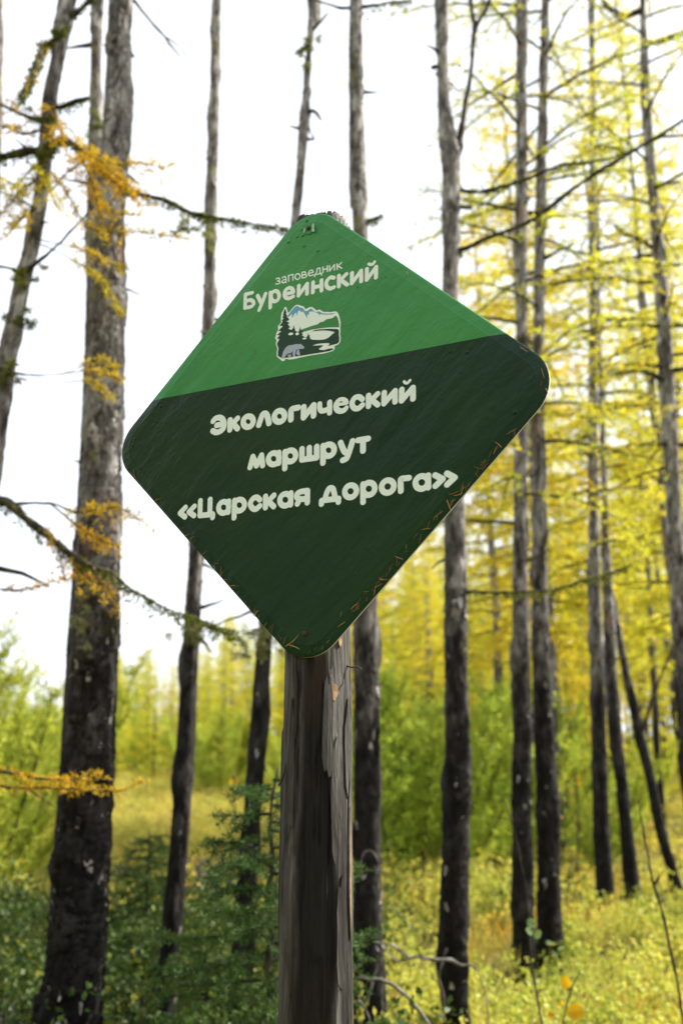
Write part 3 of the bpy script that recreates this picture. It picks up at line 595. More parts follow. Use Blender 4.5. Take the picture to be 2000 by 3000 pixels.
# the wood goes on beside and behind the viewer
for x, y, k, s in [(-5.5, -4, 0, 1.), (-9, -1, 1, 1.1), (-3, -7.5, 1, 1.), (2.5, -6, 0, 1.1), (6, -3, 2, 1.), (-7, -9, 0, 1.2), (0, -10, 2, 1.1), (5, -10, 1, 1.), (9, -7, 0, 1.1), (-12, -6, 2, 1.1), (-10, 5, 1, 1.), (-13, 10, 0, 1.1), (-4, -13, 0, 1.2), (3, -14, 1, 1.2), (-9, -14, 2, 1.2), (-15, 1, 1, 1.1)]:
    o = place(PROTO['tall'][k], x, y, s, RNG.uniform(0, 6.28)); o['label'] = LOOK['tall'][k]+' facing the front of the sign'; o['group'] = o['label']
for i_ in range(34):
    a_ = math.radians(RNG.uniform(172, 262)); d_ = RNG.uniform(6.5, 24); kd = 'tall' if RNG.random() < .6 else 'young'
    k_ = RNG.integers(len(PROTO[kd])); o = place(PROTO[kd][k_], math.cos(a_)*d_, math.sin(a_)*d_, RNG.uniform(.85, 1.15), RNG.uniform(0, 6.28)); o['label'] = LOOK[kd][k_]+' facing the front of the sign'; o['group'] = o['label']

# dwarf pines
def pine_proto(label, seed, H, nst, group, spread=.75, name='dwarf_pine'):
    rng = np.random.default_rng(seed); t = thing(name, label, 'shrub', group=group); bt, bl = Buf(), Buf()
    for i in range(nst):
        a = i*2.4+rng.normal(0, .3); l = H*rng.uniform(.55, 1.05); r = spread*H*rng.uniform(.15, 1)
        q = np.linspace(0, 1, 10)[:, None]
        P = np.array([math.cos(a), math.sin(a), 0])*r*(q**.6)+np.array([0, 0, 1.])*l*(q**1.25)*.98+np.cumsum(rng.normal(0, .012, (10, 3)), axis=0)*q-np.array([0, 0, .08])
        tube(bt, P, np.linspace(.022, .006, 10), 5)
        twig_sprays(rng, bt, bl, P, None, .05, .42, .032, .075, .014, 7, start=.12, droop=-.45, twig_r=.005)
    link('stem', bt.mesh('stem'), M_TWIG, t); link('foliage', bl.mesh('foliage', False), M_PINE, t); return t
PINES = [pine_proto('bushy bright green dwarf pine growing between the trunks', 401, 2.1, 17, 'dwarf pines between the trunks'), pine_proto('bushy bright green dwarf pine growing between the trunks', 402, 1.7, 15, 'dwarf pines between the trunks', .95)]
for px, Yd, s in [(1200, 9.5, 1.0), (1270, 12, 1.25), (1425, 10.5, .95), (1480, 14, 1.1), (1670, 11, .8), (1830, 16, .9), (1140, 17, 1.1), (-60, 8.5, 1.2), (-110, 10, 1.3), (650, 21, 1.0), (900, 20, 1.0), (970, 15, .9), (430, 33, 1.2), (90, 32, 1.1), (170, 38, 1.3), (330, 40, 1.4), (520, 36, 1.3), (250, 44, 1.5), (40, 45, 1.5), (130, 50, 1.7), (740, 30, 1.2)]:
    o = place(PINES[RNG.integers(2)], (px-CX)/F*Yd, Yd, s*RNG.uniform(.85, 1.1), RNG.uniform(0, 6.28))
    w = 'at the clearing edge by the crooked larch' if px < 0 else 'far over the clearing left of the thickest trunk' if px < 300 else 'far over the meadow beside the slender grey trunk' if px < 600 else 'beyond the knotty trunk' if px < 800 else 'behind the log post' if px < 1000 else 'between the log post and the forked larch' if px < 1310 else 'between the forked larch and the dark pair' if px < 1500 else 'behind the smooth trunk right of the dark pair'
    o['label'] = 'bushy bright green dwarf pine '+w; o['group'] = 'dwarf pines '+w

# small spruce close behind the post
def spruce(label, x, y, H, seed, spread=.46, nb=44):
    rng = np.random.default_rng(seed); g = float(gz(x, y)); t = thing('young_spruce', label, 'tree', (x, y, g)); st = Buf()
    q = np.linspace(0, 1, 14)[:, None]; P = np.array([0, 0, 1.])*H*q+rng.normal(0, .008, (14, 3)); P[0, 2] = -.1
    tube(st, P, np.linspace(.022, .004, 14), 7); link('trunk', st.mesh('trunk'), M_TWIG, t); az = 0
    for i in range(nb):
        u = .12+.86*i/nb; az += 2.4+rng.normal(0, .3); l = spread*(1-u)**.55*rng.uniform(.75, 1.15)+.05; d = np.array([math.cos(az), math.sin(az), 0])
        qq = np.linspace(0, 1, 9)[:, None]; B_ = np.array([0, 0, H*u])+d*l*qq+np.array([0, 0, 1.])*l*(.05*qq-.22*qq**2+.18*qq**4)
        bt, bl = Buf(), Buf(); tube(bt, B_, np.linspace(.006, .002, 9), 5)
        twig_sprays(rng, bt, bl, B_, None, .018, .17, .007, .021, .0042, 4, start=.08, droop=.15, twig_r=.0018)
        o = link('branch', bt.mesh('branch'), M_TWIG, t); link('needles', bl.mesh('needles', False), M_SPRUCE, o, kind='stuff')
    return t
p = at(800, 2300, 2.85); spruce('small dark green spruce close behind the log post', p[0], p[1], 1.34, 501)
p = at(440, 2400, 6.2); spruce('tiny dark green spruce beside the slender grey larch trunk', p[0], p[1], .85, 502, .3, 34)
p = at(620, 2400, 3.7); spruce('low dark green spruce between the slender trunk and the knotty trunk', p[0], p[1], .62, 503, .28, 24)

# grey heap of dead twigs on the meadow
def heap(label, px, Yd, w, h, seed):
    rng = np.random.default_rng(seed); x = (px-CX)/F*Yd; g = float(gz(x, Yd)); t = thing('brush_heap', label, 'brush heap', (x, Yd, g)); b = Buf()
    for i in range(190):
        a = rng.uniform(0, 6.28); r = w*rng.uniform(.1, 1); q = np.linspace(0, 1, 7)[:, None]; a2 = a+rng.normal(0, .9)
        s = np.array([math.cos(a)*r, math.sin(a)*r, -.02]); e = np.array([math.cos(a2)*w*rng.uniform(-.5, .6), math.sin(a2)*w*rng.uniform(-.5, .6), h*rng.uniform(.3, 1.05)])
        P = s*(1-q)+e*q+np.array([0, 0, 1.])*h*.5*q*(1-q)+rng.normal(0, .015, (7, 3)); tube(b, P, np.linspace(.009, .003, 7), 4)
    link('twigs', b.mesh('twigs'), M_DEAD, t, kind='stuff')
heap('grey heap of dead twigs on the meadow behind the slender trunk', 628, 8.2, .36, .42, 601)
heap('small grey heap of dead twigs by the foot of the thickest trunk', 385, 9.0, .26, .3, 602)
heap('grey tangle of dead twigs in the dark shrubs left of the thickest trunk', 60, 4.3, .3, .28, 603)

# ------------------------------------------------------------------ ground cover
def cover(name, label, cat, n, xr, yr, hr, rr, per, size, width, nt_, mat, seed, up=.5, keep=None, shell=True):
    rng = np.random.default_rng(seed); x = rng.uniform(*xr, n); y = rng.uniform(*yr, n)
    if keep is not None:
        k = keep(x, y, rng); x, y = x[k], y[k]
    m_ = len(x); h = rng.uniform(*hr, m_); r = rng.uniform(*rr, m_)
    X = np.repeat(x, per); Y_ = np.repeat(y, per); H_ = np.repeat(h, per); R_ = np.repeat(r, per)
    d = rand_dirs(rng, m_*per); d[:, 2] = np.abs(d[:, 2]); s = rng.uniform(.55 if shell else 0, 1, m_*per)**.7
    X = X+d[:, 0]*R_*s; Y_ = Y_+d[:, 1]*R_*s; Zc = gz(X, Y_)+d[:, 2]*H_*s
    V, Q = tufts(rng, np.stack([X, Y_, Zc], 1), size, width, nt_, up)
    link(name, mesh_np(name, V, None, Q, False), mat, kind='stuff', label=label, category=cat)
wedge = lambda x, y: np.abs(x) < .8*y+2.0
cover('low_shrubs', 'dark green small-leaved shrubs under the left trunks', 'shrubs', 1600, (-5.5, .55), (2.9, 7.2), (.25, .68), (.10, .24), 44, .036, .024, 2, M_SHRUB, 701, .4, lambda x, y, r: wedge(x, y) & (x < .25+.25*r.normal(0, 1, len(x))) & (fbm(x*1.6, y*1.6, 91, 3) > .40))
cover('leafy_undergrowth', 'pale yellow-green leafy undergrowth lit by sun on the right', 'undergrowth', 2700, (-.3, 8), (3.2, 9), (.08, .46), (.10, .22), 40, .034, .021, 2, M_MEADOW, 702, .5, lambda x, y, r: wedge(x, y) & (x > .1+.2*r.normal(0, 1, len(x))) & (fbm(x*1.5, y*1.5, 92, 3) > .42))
cover('grass', 'thin yellow grass between the trunks', 'grass', 1900, (-8, 9), (3.6, 13), (.02, .06), (.05, .16), 9, .26, .0065, 2, M_GRASS, 703, 1.6, lambda x, y, r: wedge(x, y) & ((x > -.2) | (y > 6.5) | (r.random(len(x)) < .15)))
cover('meadow_plants', 'yellow and orange low plants across the clearing', 'meadow', 6500, (-26, 26), (6.8, 34), (.15, .55), (.18, .45), 30, .06, .026, 2, M_MEADOW, 704, .7, lambda x, y, r: wedge(x, y))
cover('far_meadow_plants', 'yellow low plants far across the clearing', 'meadow', 3600, (-70, 70), (30, 85), (.3, .9), (.4, 1.1), 22, .22, .09, 2, M_MEADOW, 705, .7, lambda x, y, r: wedge(x, y))
M_RUSTG = leaf_mat('rust_grass', [(0, (.22, .17, .03)), (.5, (.45, .27, .04)), (1, (.48, .18, .03))], .4)
cover('rust_grass', 'orange-brown grass tussocks around the foot of the forked larch', 'grass', 420, (.1, 3.4), (3.6, 9.5), (.03, .08), (.05, .14), 12, .24, .008, 2, M_RUSTG, 708, 1.3, lambda x, y, r: wedge(x, y) & (fbm(x*1.1+5, y*1.1, 93, 3) > .52))
cover('green_undergrowth', 'dark green leafy plants scattered through the sunny undergrowth', 'undergrowth', 330, (.1, 4.0), (3.3, 9.5), (.12, .42), (.08, .2), 40, .034, .02, 2, M_SHRUB, 709, .5, lambda x, y, r: wedge(x, y) & (fbm(x*.9+15, y*.9, 94, 3) > .50))
M_HEATH = leaf_mat('heath_leaves', [(0, (.18, .20, .03)), (.35, (.42, .38, .08)), (.65, (.56, .40, .13)), (.85, (.58, .32, .10)), (1, (.45, .16, .07))], .4)
cover('heath', 'tan and orange heath of the sunny clearing on the left', 'heath', 3800, (-20, 1.2), (7.4, 27), (.12, .5), (.15, .4), 30, .055, .024, 2, M_HEATH, 707, .7, lambda x, y, r: wedge(x, y))
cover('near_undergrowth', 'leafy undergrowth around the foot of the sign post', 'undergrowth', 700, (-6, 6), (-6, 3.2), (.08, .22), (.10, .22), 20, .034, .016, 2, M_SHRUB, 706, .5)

# fallen dead branches at the foot of the forked larch
def loose(name, label, cat, paths, Yd, mat, seed):
    p0 = paths[0][0]; q = at(p0[0], p0[1], Yd); base = np.array([q[0], q[1], float(gz(q[0], q[1]))]); t = thing(name, label, cat, base)
    for i, pts in enumerate(paths): add_branch(t, base, pts, Yd, Yd-.05*i, seed+i, mat=mat, name='limb' if i == 0 else 'twig')
    return t, base
loose('fallen_branch', 'pale grey dead branch lying against the foot of the forked larch', 'branch',
    [[(1030, 3100, 12), (1110, 2795, 5), (1160, 2812, 6), (1215, 2800, 8), (1270, 2808, 10), (1318, 2806, 9), (1350, 2822, 6), (1400, 2845, 4), (1440, 3060, 3)], [(1300, 2808, 6), (1285, 2860, 5), (1300, 2940, 4), (1290, 3070, 3)], [(1200, 2805, 8), (1150, 2770, 6), (1090, 2760, 4)]], 3.9, M_DEAD, 801)
loose('fallen_branch', 'dark dead branch with pale upper side beside the log post', 'branch',
    [[(1040, 2866, 9), (1120, 2874, 10), (1180, 2908, 10), (1230, 2962, 9), (1290, 3060, 8)], [(1050, 2930, 8), (1080, 2980, 7), (1090, 3050, 5)]], 3.4, M_DEAD, 806)
loose('dead_twig', 'thin arched dead twig beside the straight dark trunk', 'twig', [[(1050, 2560, 3), (1065, 2500, 3), (1090, 2492, 4), (1110, 2530, 3), (1108, 2620, 3), (1125, 3050, 3)]], 3.6, M_DEAD, 809)

# saplings
def leaf_mesh(name, r):
    th = np.linspace(0, 2*math.pi, 11)[:-1]; V = [(0, 0, 0)]+[(r*math.cos(a)*(1+.15*math.cos(a)), r*.85*math.sin(a), r*.18*abs(math.sin(a))) for a in th]
    return mesh_np(name, V, [[0, i+1, (i+1) % 10+1] for i in range(10)])
def sapling(label, path, Yd, leaves, seed, matleaf, name='sapling'):
    rng = np.random.default_rng(seed); t, base = loose(name, label, 'sapling', path, Yd, M_TWIG, seed)
    for (x, y, r) in leaves:
        c = at(x, y, Yd-.02); o = link('leaf', leaf_mesh('leaf', r*pxsize(x, y, Yd)), matleaf, t); o.location = c-base
        o.rotation_euler = (math.pi/2+rng.normal(0, .5), rng.normal(0, .6), rng.uniform(-.6, .6))
        b = Buf(); pe = min(((at(a, bb, Yd)) for pth in path for (a, bb, w) in pth), key=lambda q: np.linalg.norm(q-c))
        tube(b, np.array([pe, (pe+c)/2+[0, 0, .01], c]), .0012, 3); link('leaf_stalk', b.mesh('leaf_stalk', off=base), M_TWIG, t)
sapling('thin sapling with round blue-green leaves before the dark pair of trunks', [[(1600, 3100, 7), (1575, 2950, 6), (1550, 2810, 5), (1548, 2700, 4), (1530, 2560, 3), (1505, 2440, 3), (1470, 2330, 2)], [(1550, 2800, 4), (1600, 2800, 3), (1650, 2780, 2)]], 3.7, [(1553, 2703, 15), (1548, 2727, 13), (1572, 2738, 14), (1640, 2778, 10), (1625, 2795, 9), (1605, 2762, 8)], 821, M_GLEAF)
sapling('bare dark sapling stem bending to the right', [[(2015, 3100, 9), (1992, 2940, 8), (1962, 2780, 8), (1930, 2640, 8), (1912, 2590, 9), (1890, 2480, 6), (1868, 2340, 4)], [(1912, 2600, 7), (1925, 2575, 7), (1932, 2565, 4)]], 3.8, [], 824, M_GLEAF)
sapling('small sapling with broad yellow leaves in the sunny undergrowth', [[(1640, 3080, 5), (1652, 2980, 4), (1672, 2900, 4), (1698, 2842, 3)], [(1640, 3040, 3), (1700, 2990, 2), (1760, 3000, 2)]], 3.6, [(1655, 2880, 19), (1682, 2965, 27), (1640, 2940, 10), (1610, 2975, 12)], 827, M_YLEAF)
sapling('twig with orange leaves behind the knotty trunk', [[(690, 2420, 5), (688, 2340, 4), (684, 2270, 3)]], 7.0, [(676, 2290, 9), (690, 2302, 9), (680, 2318, 8), (694, 2285, 7)], 830, M_GOLD)
sapling('twig with orange leaves between the dark pair and the smooth trunk', [[(1690, 2560, 5), (1692, 2400, 4), (1688, 2270, 3)]], 7.2, [(1690, 2278, 8), (1694, 2296, 7), (1642, 2395, 7)], 833, M_GOLD)

# ------------------------------------------------------------------ the trail sign
SIDE = .58; ASP = .946
def hl(p, q): return np.cross([*p, 1.], [*q, 1.])
def hx(a, b):
    c = np.cross(a, b); return c[:2]/c[2]
TL, TR, BR, BL = hl((803, 723), (437, 1177)), hl((1068, 697), (1499, 986)), hl((1537, 1244), (1033, 1814)), hl((384, 1395), (780, 1845))
cor = np.array([hx(TL, TR), hx(TR, BR), hx(BR, BL), hx(BL, TL)])
A_ = []
for (x, y), (u, v) in zip([(0, 0), (1, 0), (1, ASP), (0, ASP)], (cor-np.array([CX, CY]))/F):
    A_ += [[x, y, 1, 0, 0, 0, -u*x, -u*y, -u], [0, 0, 0, x, y, 1, -v*x, -v*y, -v]]
Hm = np.linalg.svd(np.array(A_))[2][-1].reshape(3, 3); Hm /= np.linalg.norm(Hm[:, 0])
if Hm[2, 2] < 0: Hm = -Hm
c2w = np.array([[1, 0, 0], [0, sp_, cp], [0, -cp, sp_]])         # columns: right, down, forward in the world
e1 = c2w@Hm[:, 0]; e2 = c2w@Hm[:, 1]; O3 = EYE+c2w@Hm[:, 2]*SIDE
e1 /= np.linalg.norm(e1); e2 -= e1*(e1@e2); e2 /= np.linalg.norm(e2); nrm = np.cross(e1, e2)
if nrm@(EYE-O3) < 0: nrm = -nrm
ex, ey = e1, np.cross(nrm, e1)
def on_plate(x, y, h=0.):
    d = ray(x, y); t = ((O3+nrm*h-EYE)@nrm)/(d@nrm); return EYE+d*t
PC = on_plate(*hx(hl(cor[0], cor[2]), hl(cor[1], cor[3])))
def uv(x, y):
    p = on_plate(x, y)-PC; return np.array([p@ex, p@ey])
print('plate centre', PC, 'normal', nrm, 'edge px->m', np.linalg.norm(on_plate(*cor[0])-on_plate(*cor[1])))
cd.dof.focus_distance = float((PC-EYE)@np.array([0, cp, sp_]))
PR = .5*181*(PC[1]+.08)/F
# post axis: behind the plate, touching it
ay = PC[1]+.08
for _ in range(20):
    ax_ = (934-CX)/F*((PC[1]+.08)/ray(934, 1700)[1]); ay = PC[1]+(-(PR+.006)-(ax_-PC[0])*nrm[0])/nrm[1]
PB = np.array([ax_, ay, float(gz(ax_, ay))])
sign = thing('trail_sign', 'green diamond trail sign with white Cyrillic lettering nailed to a weathered log post', 'sign', PB)

# post
ptop = at(940, 606, ay-PR*.6)[2]
nth, npz = 150, 460; th = np.arange(nth)*2*math.pi/nth; zz = np.linspace(-.4, ptop, npz); TH, ZZ = np.meshgrid(th, zz)
px_ = np.cos(TH); py_ = np.sin(TH)              # py_ < 0 faces the viewer
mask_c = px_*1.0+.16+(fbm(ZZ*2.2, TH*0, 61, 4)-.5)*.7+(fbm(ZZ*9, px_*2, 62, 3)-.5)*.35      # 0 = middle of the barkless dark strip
wid = .36+.52*np.clip((1.6-ZZ)/1.1, 0, 1)+.25*(fbm(ZZ*3, ZZ*0, 71, 3)-.5)  # strip widens downward, painting shade into the lower post
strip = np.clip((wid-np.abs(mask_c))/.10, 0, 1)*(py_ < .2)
grain = fbm(TH*14, ZZ*3.0, 63, 4)-.5
crack = np.clip(1-np.abs(fbm(TH*3.2+4, ZZ*.9, 64, 3)-.5)/.018, 0, 1)*(fbm(TH*2, ZZ*3, 65, 2) > .5)
flake = np.clip((fbm(TH*3+9, ZZ*5.5, 66, 3)-.60)/.03, 0, 1)
rp = PR*(1+.04*(fbm(TH*1.1, ZZ*.8, 67, 2)-.5))+grain*.004-strip*.0055-crack*.006+flake*.0028+(fbm(TH*9, ZZ*11, 70, 3)-.5)*.0022
V = np.stack([rp*np.cos(TH), rp*np.sin(TH), ZZ-PB[2]*0], -1)
lean = np.array([0, -nrm[2]/nrm[1], 1.]); zc = (PC[2])
V[..., 0] += lean[0]*(V[..., 2]-zc); V[..., 1] += lean[1]*(V[..., 2]-zc)
V[-1, :, 2] += .012*(fbm(th*3, th*0, 5, 3)-.5)+.006*(vnoise(th*14, th*0, 6) > .75)*-1
V = V.reshape(-1, 3); i = np.arange(npz-1)[:, None]*nth; j = np.arange(nth)[None]; k = (j+1) % nth
Q = np.stack([i+j, i+k, i+nth+k, i+nth+j], -1).reshape(-1, 4)
Vp = np.vstack([V-[0, 0, PB[2]], [lean[0]*(ptop-zc), lean[1]*(ptop-zc), ptop-PB[2]-.004]]); Tt = [[(npz-1)*nth+a, (npz-1)*nth+(a+1) % nth, npz*nth] for a in range(nth)]
pme = mesh_np('post', Vp, Tt, Q)
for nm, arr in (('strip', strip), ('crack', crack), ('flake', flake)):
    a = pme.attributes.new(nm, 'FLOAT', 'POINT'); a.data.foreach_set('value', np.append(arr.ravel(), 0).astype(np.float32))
m, nt, out = nodes('weathered_post_wood'); L = nt.links.new
tc = nn(nt, 'ShaderNodeTexCoord'); mp = nn(nt, 'ShaderNodeMapping'); mp.inputs['Scale'].default_value = (1, 1, .06); L(tc.outputs['Object'], mp.inputs[0])
n1 = nn(nt, 'ShaderNodeTexNoise'); n1.inputs['Scale'].default_value = 60; n1.inputs['Detail'].default_value = 7; n1.inputs['Roughness'].default_value = .7; L(mp.outputs[0], n1.inputs['Vector'])
n2 = nn(nt, 'ShaderNodeTexNoise'); n2.inputs['Scale'].default_value = 260; n2.inputs['Detail'].default_value = 4; L(mp.outputs[0], n2.inputs['Vector'])
n3 = nn(nt, 'ShaderNodeTexNoise'); n3.inputs['Scale'].default_value = 9; n3.inputs['Detail'].default_value = 5
mp3 = nn(nt, 'ShaderNodeMapping'); mp3.inputs['Scale'].default_value = (1, 1, .35); L(tc.outputs['Object'], mp3.inputs[0]); L(mp3.outputs[0], n3.inputs['Vector'])
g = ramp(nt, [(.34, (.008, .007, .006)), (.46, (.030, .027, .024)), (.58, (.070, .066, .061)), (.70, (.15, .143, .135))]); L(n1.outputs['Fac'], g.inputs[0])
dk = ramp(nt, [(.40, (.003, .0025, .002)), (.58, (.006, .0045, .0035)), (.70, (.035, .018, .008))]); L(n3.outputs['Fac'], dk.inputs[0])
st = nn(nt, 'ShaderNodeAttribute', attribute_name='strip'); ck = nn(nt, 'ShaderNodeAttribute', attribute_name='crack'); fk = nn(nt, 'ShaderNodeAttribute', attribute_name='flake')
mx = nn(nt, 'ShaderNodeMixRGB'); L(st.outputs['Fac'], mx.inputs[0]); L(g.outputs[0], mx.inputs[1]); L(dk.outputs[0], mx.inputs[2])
mx2 = nn(nt, 'ShaderNodeMixRGB'); mx2.inputs[2].default_value = (.02, .014, .01, 1); L(ck.outputs['Fac'], mx2.inputs[0]); L(mx.outputs[0], mx2.inputs[1])
b = nn(nt, 'ShaderNodeBsdfPrincipled'); b.inputs['Roughness'].default_value = .7; b.inputs['Specular IOR Level'].default_value = .3; L(mx2.outputs[0], b.inputs['Base Color'])
ad = nn(nt, 'ShaderNodeMath', operation='ADD'); L(n1.outputs['Fac'], ad.inputs[0]); L(n2.outputs['Fac'], ad.inputs[1])
bp = nn(nt, 'ShaderNodeBump'); bp.inputs['Strength'].default_value = .9; bp.inputs['Distance'].default_value = .003; L(ad.outputs[0], bp.inputs['Height']); L(bp.outputs[0], b.inputs['Normal'])
L(b.outputs[0], out.inputs[0]); M_POST = m
post = link('post', pme, M_POST, sign, label='weathered grey log with a dark barkless strip, widened low down as painted shade')
M_TAN = twig_mat('fresh_tan_wood', [(.3, (.22, .14, .075)), (.7, (.36, .25, .15))], 60)
def post_patch(name, x, y, w, h, mat, lift, seed):
    """a sliver of wood lying on the round of the post"""
    rng = np.random.default_rng(seed); n = 14; Yd = ay-PR
    for _ in range(4): c = at(x, y, Yd); Yd = ay+lean[1]*(c[2]-zc)-PR
    k = Yd/ray(x, y)[1]/F; c = c-np.array([lean[0]*(c[2]-zc), 0, 0]); pts = []
    for i in range(n):
        a = 2*math.pi*i/n; r = 1+rng.normal(0, .12); pts.append((c[0]-PB[0]+math.cos(a)*w*k*.5*r, c[2]-PB[2]+math.sin(a)*h*k*.5*r))
    f = lambda X, Zv, l: (X+lean[0]*(Zv+PB[2]-zc), lean[1]*(Zv+PB[2]-zc)-math.sqrt(max(1e-6, (PR*1.005+l)**2-X*X)), Zv)
    V = [f(a, b_, lift) for a, b_ in pts]+[f(a, b_, -.006) for a, b_ in pts]+[f(c[0]-PB[0], c[2]-PB[2], lift)]
    T_ = [[i, (i+1) % n, 2*n] for i in range(n)]; Q_ = [[i, n+i, n+(i+1) % n, (i+1) % n] for i in range(n)]
    link(name, mesh_np(name, V, T_, Q_, False), mat, post)
post_patch('bare_patch', 977, 2025, 26, 52, M_TAN, .0022, 1); post_patch('bare_patch', 997, 1876, 9, 32, M_TAN, .0022, 2)
rr_ = np.random.default_rng(77)
for (x, y, w, h) in [(1018, 2180, 14, 240), (1026, 2500, 10, 420), (960, 2130, 30, 330), (985, 2330, 34, 380), (852, 2250, 16, 420), (866, 2060, 10, 220), (1000, 2750, 26, 300), (850, 2720, 20, 380)]:
    post_patch('bark_strip', x, y, w, h, M_POST, .003, int(x+y))
post_patch('split_edge', 1027, 2560, 3, 330, M_TAN, .0042, 9)
for pts in ([(1016, 1950, 4), (1035, 1951, 5), (1052, 1956, 5), (1056, 1962, 2)], [(834, 2240, 5), (832, 2262, 5), (822, 2290, 4), (816, 2302, 2)]):
    Ys = ay+lean[1]*(at(pts[0][0], pts[0][1], ay)[2]-zc); add_branch(sign, PB, pts, Ys-PR*.45, Ys-PR*.6, 850, name='splinter', knots=False)

# plate
Mw = Matrix(((ex[0], ey[0], nrm[0], PC[0]-PB[0]), (ex[1], ey[1], nrm[1], PC[1]-PB[1]), (ex[2], ey[2], nrm[2], PC[2]-PB[2]), (0, 0, 0, 1)))
q4 = np.array([uv(*c) for c in cor]); u0, u1 = q4[:, 0].min(), q4[:, 0].max(); v0, v1 = q4[:, 1].min(), q4[:, 1].max()
u0, u1 = (q4[0, 0]+q4[3, 0])/2, (q4[1, 0]+q4[2, 0])/2; vt, vb = (q4[0, 1]+q4[1, 1])/2, (q4[2, 1]+q4[3, 1])/2
v0, v1 = min(vt, vb), max(vt, vb)
RC = .105*SIDE
def rrect(inset, n=14):
    r = RC-inset; P = []
    for cx_, cy_, a0 in ((u1-RC, v1-RC, 0), (u0+RC, v1-RC, 90), (u0+RC, v0+RC, 180), (u1-RC, v0+RC, 270)):
        for i in range(n+1):
            a = math.radians(a0+90*i/n); P.append((cx_+r*math.cos(a), cy_+r*math.sin(a)))
    return np.array(P)
rings = [(.017, 0.), (.0155, -.0003), (.004, -.0016), (.0012, -.0022), (0, -.0034), (0, -.0062)]
Vv, Qs = [], []; nr = len(rrect(0))
for ins, z in rings: Vv += [(a, b_, z) for a, b_ in rrect(ins)]
for r_ in range(len(rings)-1): Qs += [[r_*nr+i, (r_+1)*nr+i, (r_+1)*nr+(i+1) % nr, r_*nr+(i+1) % nr] for i in range(nr)]
pm = bpy.data.meshes.new('plate'); pm.from_pydata(Vv, [], Qs+[list(range(nr)), list(range((len(rings)-1)*nr, len(rings)*nr))[::-1]]); pm.update()
l0, l1 = uv(450, 1172), uv(1465, 978); ld = (l1-l0)/np.linalg.norm(l1-l0); ln = np.array([-ld[1], ld[0]])
if ln[1]*(uv(900, 700)-l0)[1]+ln[0]*(uv(900, 700)-l0)[0] < 0: ln = -ln
m, nt, out = nodes('printed_film'); L = nt.links.new
tc = nn(nt, 'ShaderNodeTexCoord'); dt = nn(nt, 'ShaderNodeVectorMath', operation='DOT_PRODUCT'); dt.inputs[1].default_value = (ln[0], ln[1], 0); L(tc.outputs['Object'], dt.inputs[0])
cmp_ = nn(nt, 'ShaderNodeMath', operation='GREATER_THAN', i_1=float(ln@l0)); L(dt.outputs['Value'], cmp_.inputs[0])
no = nn(nt, 'ShaderNodeTexNoise'); no.inputs['Scale'].default_value = 5; no.inputs['Detail'].default_value = 3; L(tc.outputs['Object'], no.inputs['Vector'])
ca = ramp(nt, [(.35, (.0035, .028, .016)), (.65, (.006, .036, .012))]); L(no.outputs['Fac'], ca.inputs[0])
cb = ramp(nt, [(.35, (.042, .235, .072)), (.65, (.054, .265, .076))]); L(no.outputs['Fac'], cb.inputs[0])
mx = nn(nt, 'ShaderNodeMixRGB'); L(cmp_.outputs[0], mx.inputs[0]); L(ca.outputs[0], mx.inputs[1]); L(cb.outputs[0], mx.inputs[2])
b = nn(nt, 'ShaderNodeBsdfPrincipled'); b.inputs['Roughness'].default_value = .2; b.inputs['Specular IOR Level'].default_value = .2; L(mx.outputs[0], b.inputs['Base Color'])
mp = nn(nt, 'ShaderNodeMapping'); mp.inputs['Rotation'].default_value = (0, 0, math.radians(20)); mp.inputs['Scale'].default_value = (1, .35, 1); L(tc.outputs['Object'], mp.inputs[0])
w1 = nn(nt, 'ShaderNodeTexNoise'); w1.inputs['Scale'].default_value = 210; w1.inputs['Detail'].default_value = 3; w1.inputs['Distortion'].default_value = .6; L(mp.outputs[0], w1.inputs['Vector'])
w2 = nn(nt, 'ShaderNodeTexNoise'); w2.inputs['Scale'].default_value = 22; w2.inputs['Detail'].default_value = 2; L(mp.outputs[0], w2.inputs['Vector'])
w3 = nn(nt, 'ShaderNodeMath', operation='MULTIPLY_ADD', i_1=6.0); L(w2.outputs['Fac'], w3.inputs[0]); L(w1.outputs['Fac'], w3.inputs[2])
bp = nn(nt, 'ShaderNodeBump'); bp.inputs['Strength'].default_value = .8; bp.inputs['Distance'].default_value = .0009; L(w3.outputs[0], bp.inputs['Height']); L(bp.outputs[0], b.inputs['Normal'])
L(b.outputs[0], out.inputs[0]); M_FILM = m
M_EDGE = rough_mat('white_plate_edge', (.62, .62, .58), .6)
pm.materials.append(M_FILM); pm.materials.append(M_EDGE)
for f_ in pm.polygons:
    if all(v >= 4*nr for v in f_.vertices): f_.material_index = 1
plate = link('plate', pm, None, sign, label='two-tone green diamond plate with rounded corners'); plate.matrix_local = Mw
def film_like(name, col, rough=.4):
    mm = rough_mat(name, col, rough, .25); return mm
M_WHITE = film_like('white_print', (.76, .87, .85)); M_LGREEN = film_like('green_print', (.040, .225, .062)); M_DGREEN = film_like('dark_green_print', (.008, .045, .026))
M_BLUE = film_like('blue_print', (.13, .36, .55)); M_GREY = film_like('grey_print', (.36, .42, .55))
LAY = [0]
def zlay():
    LAY[0] += 1; return .00018+.000012*(LAY[0] % 24)
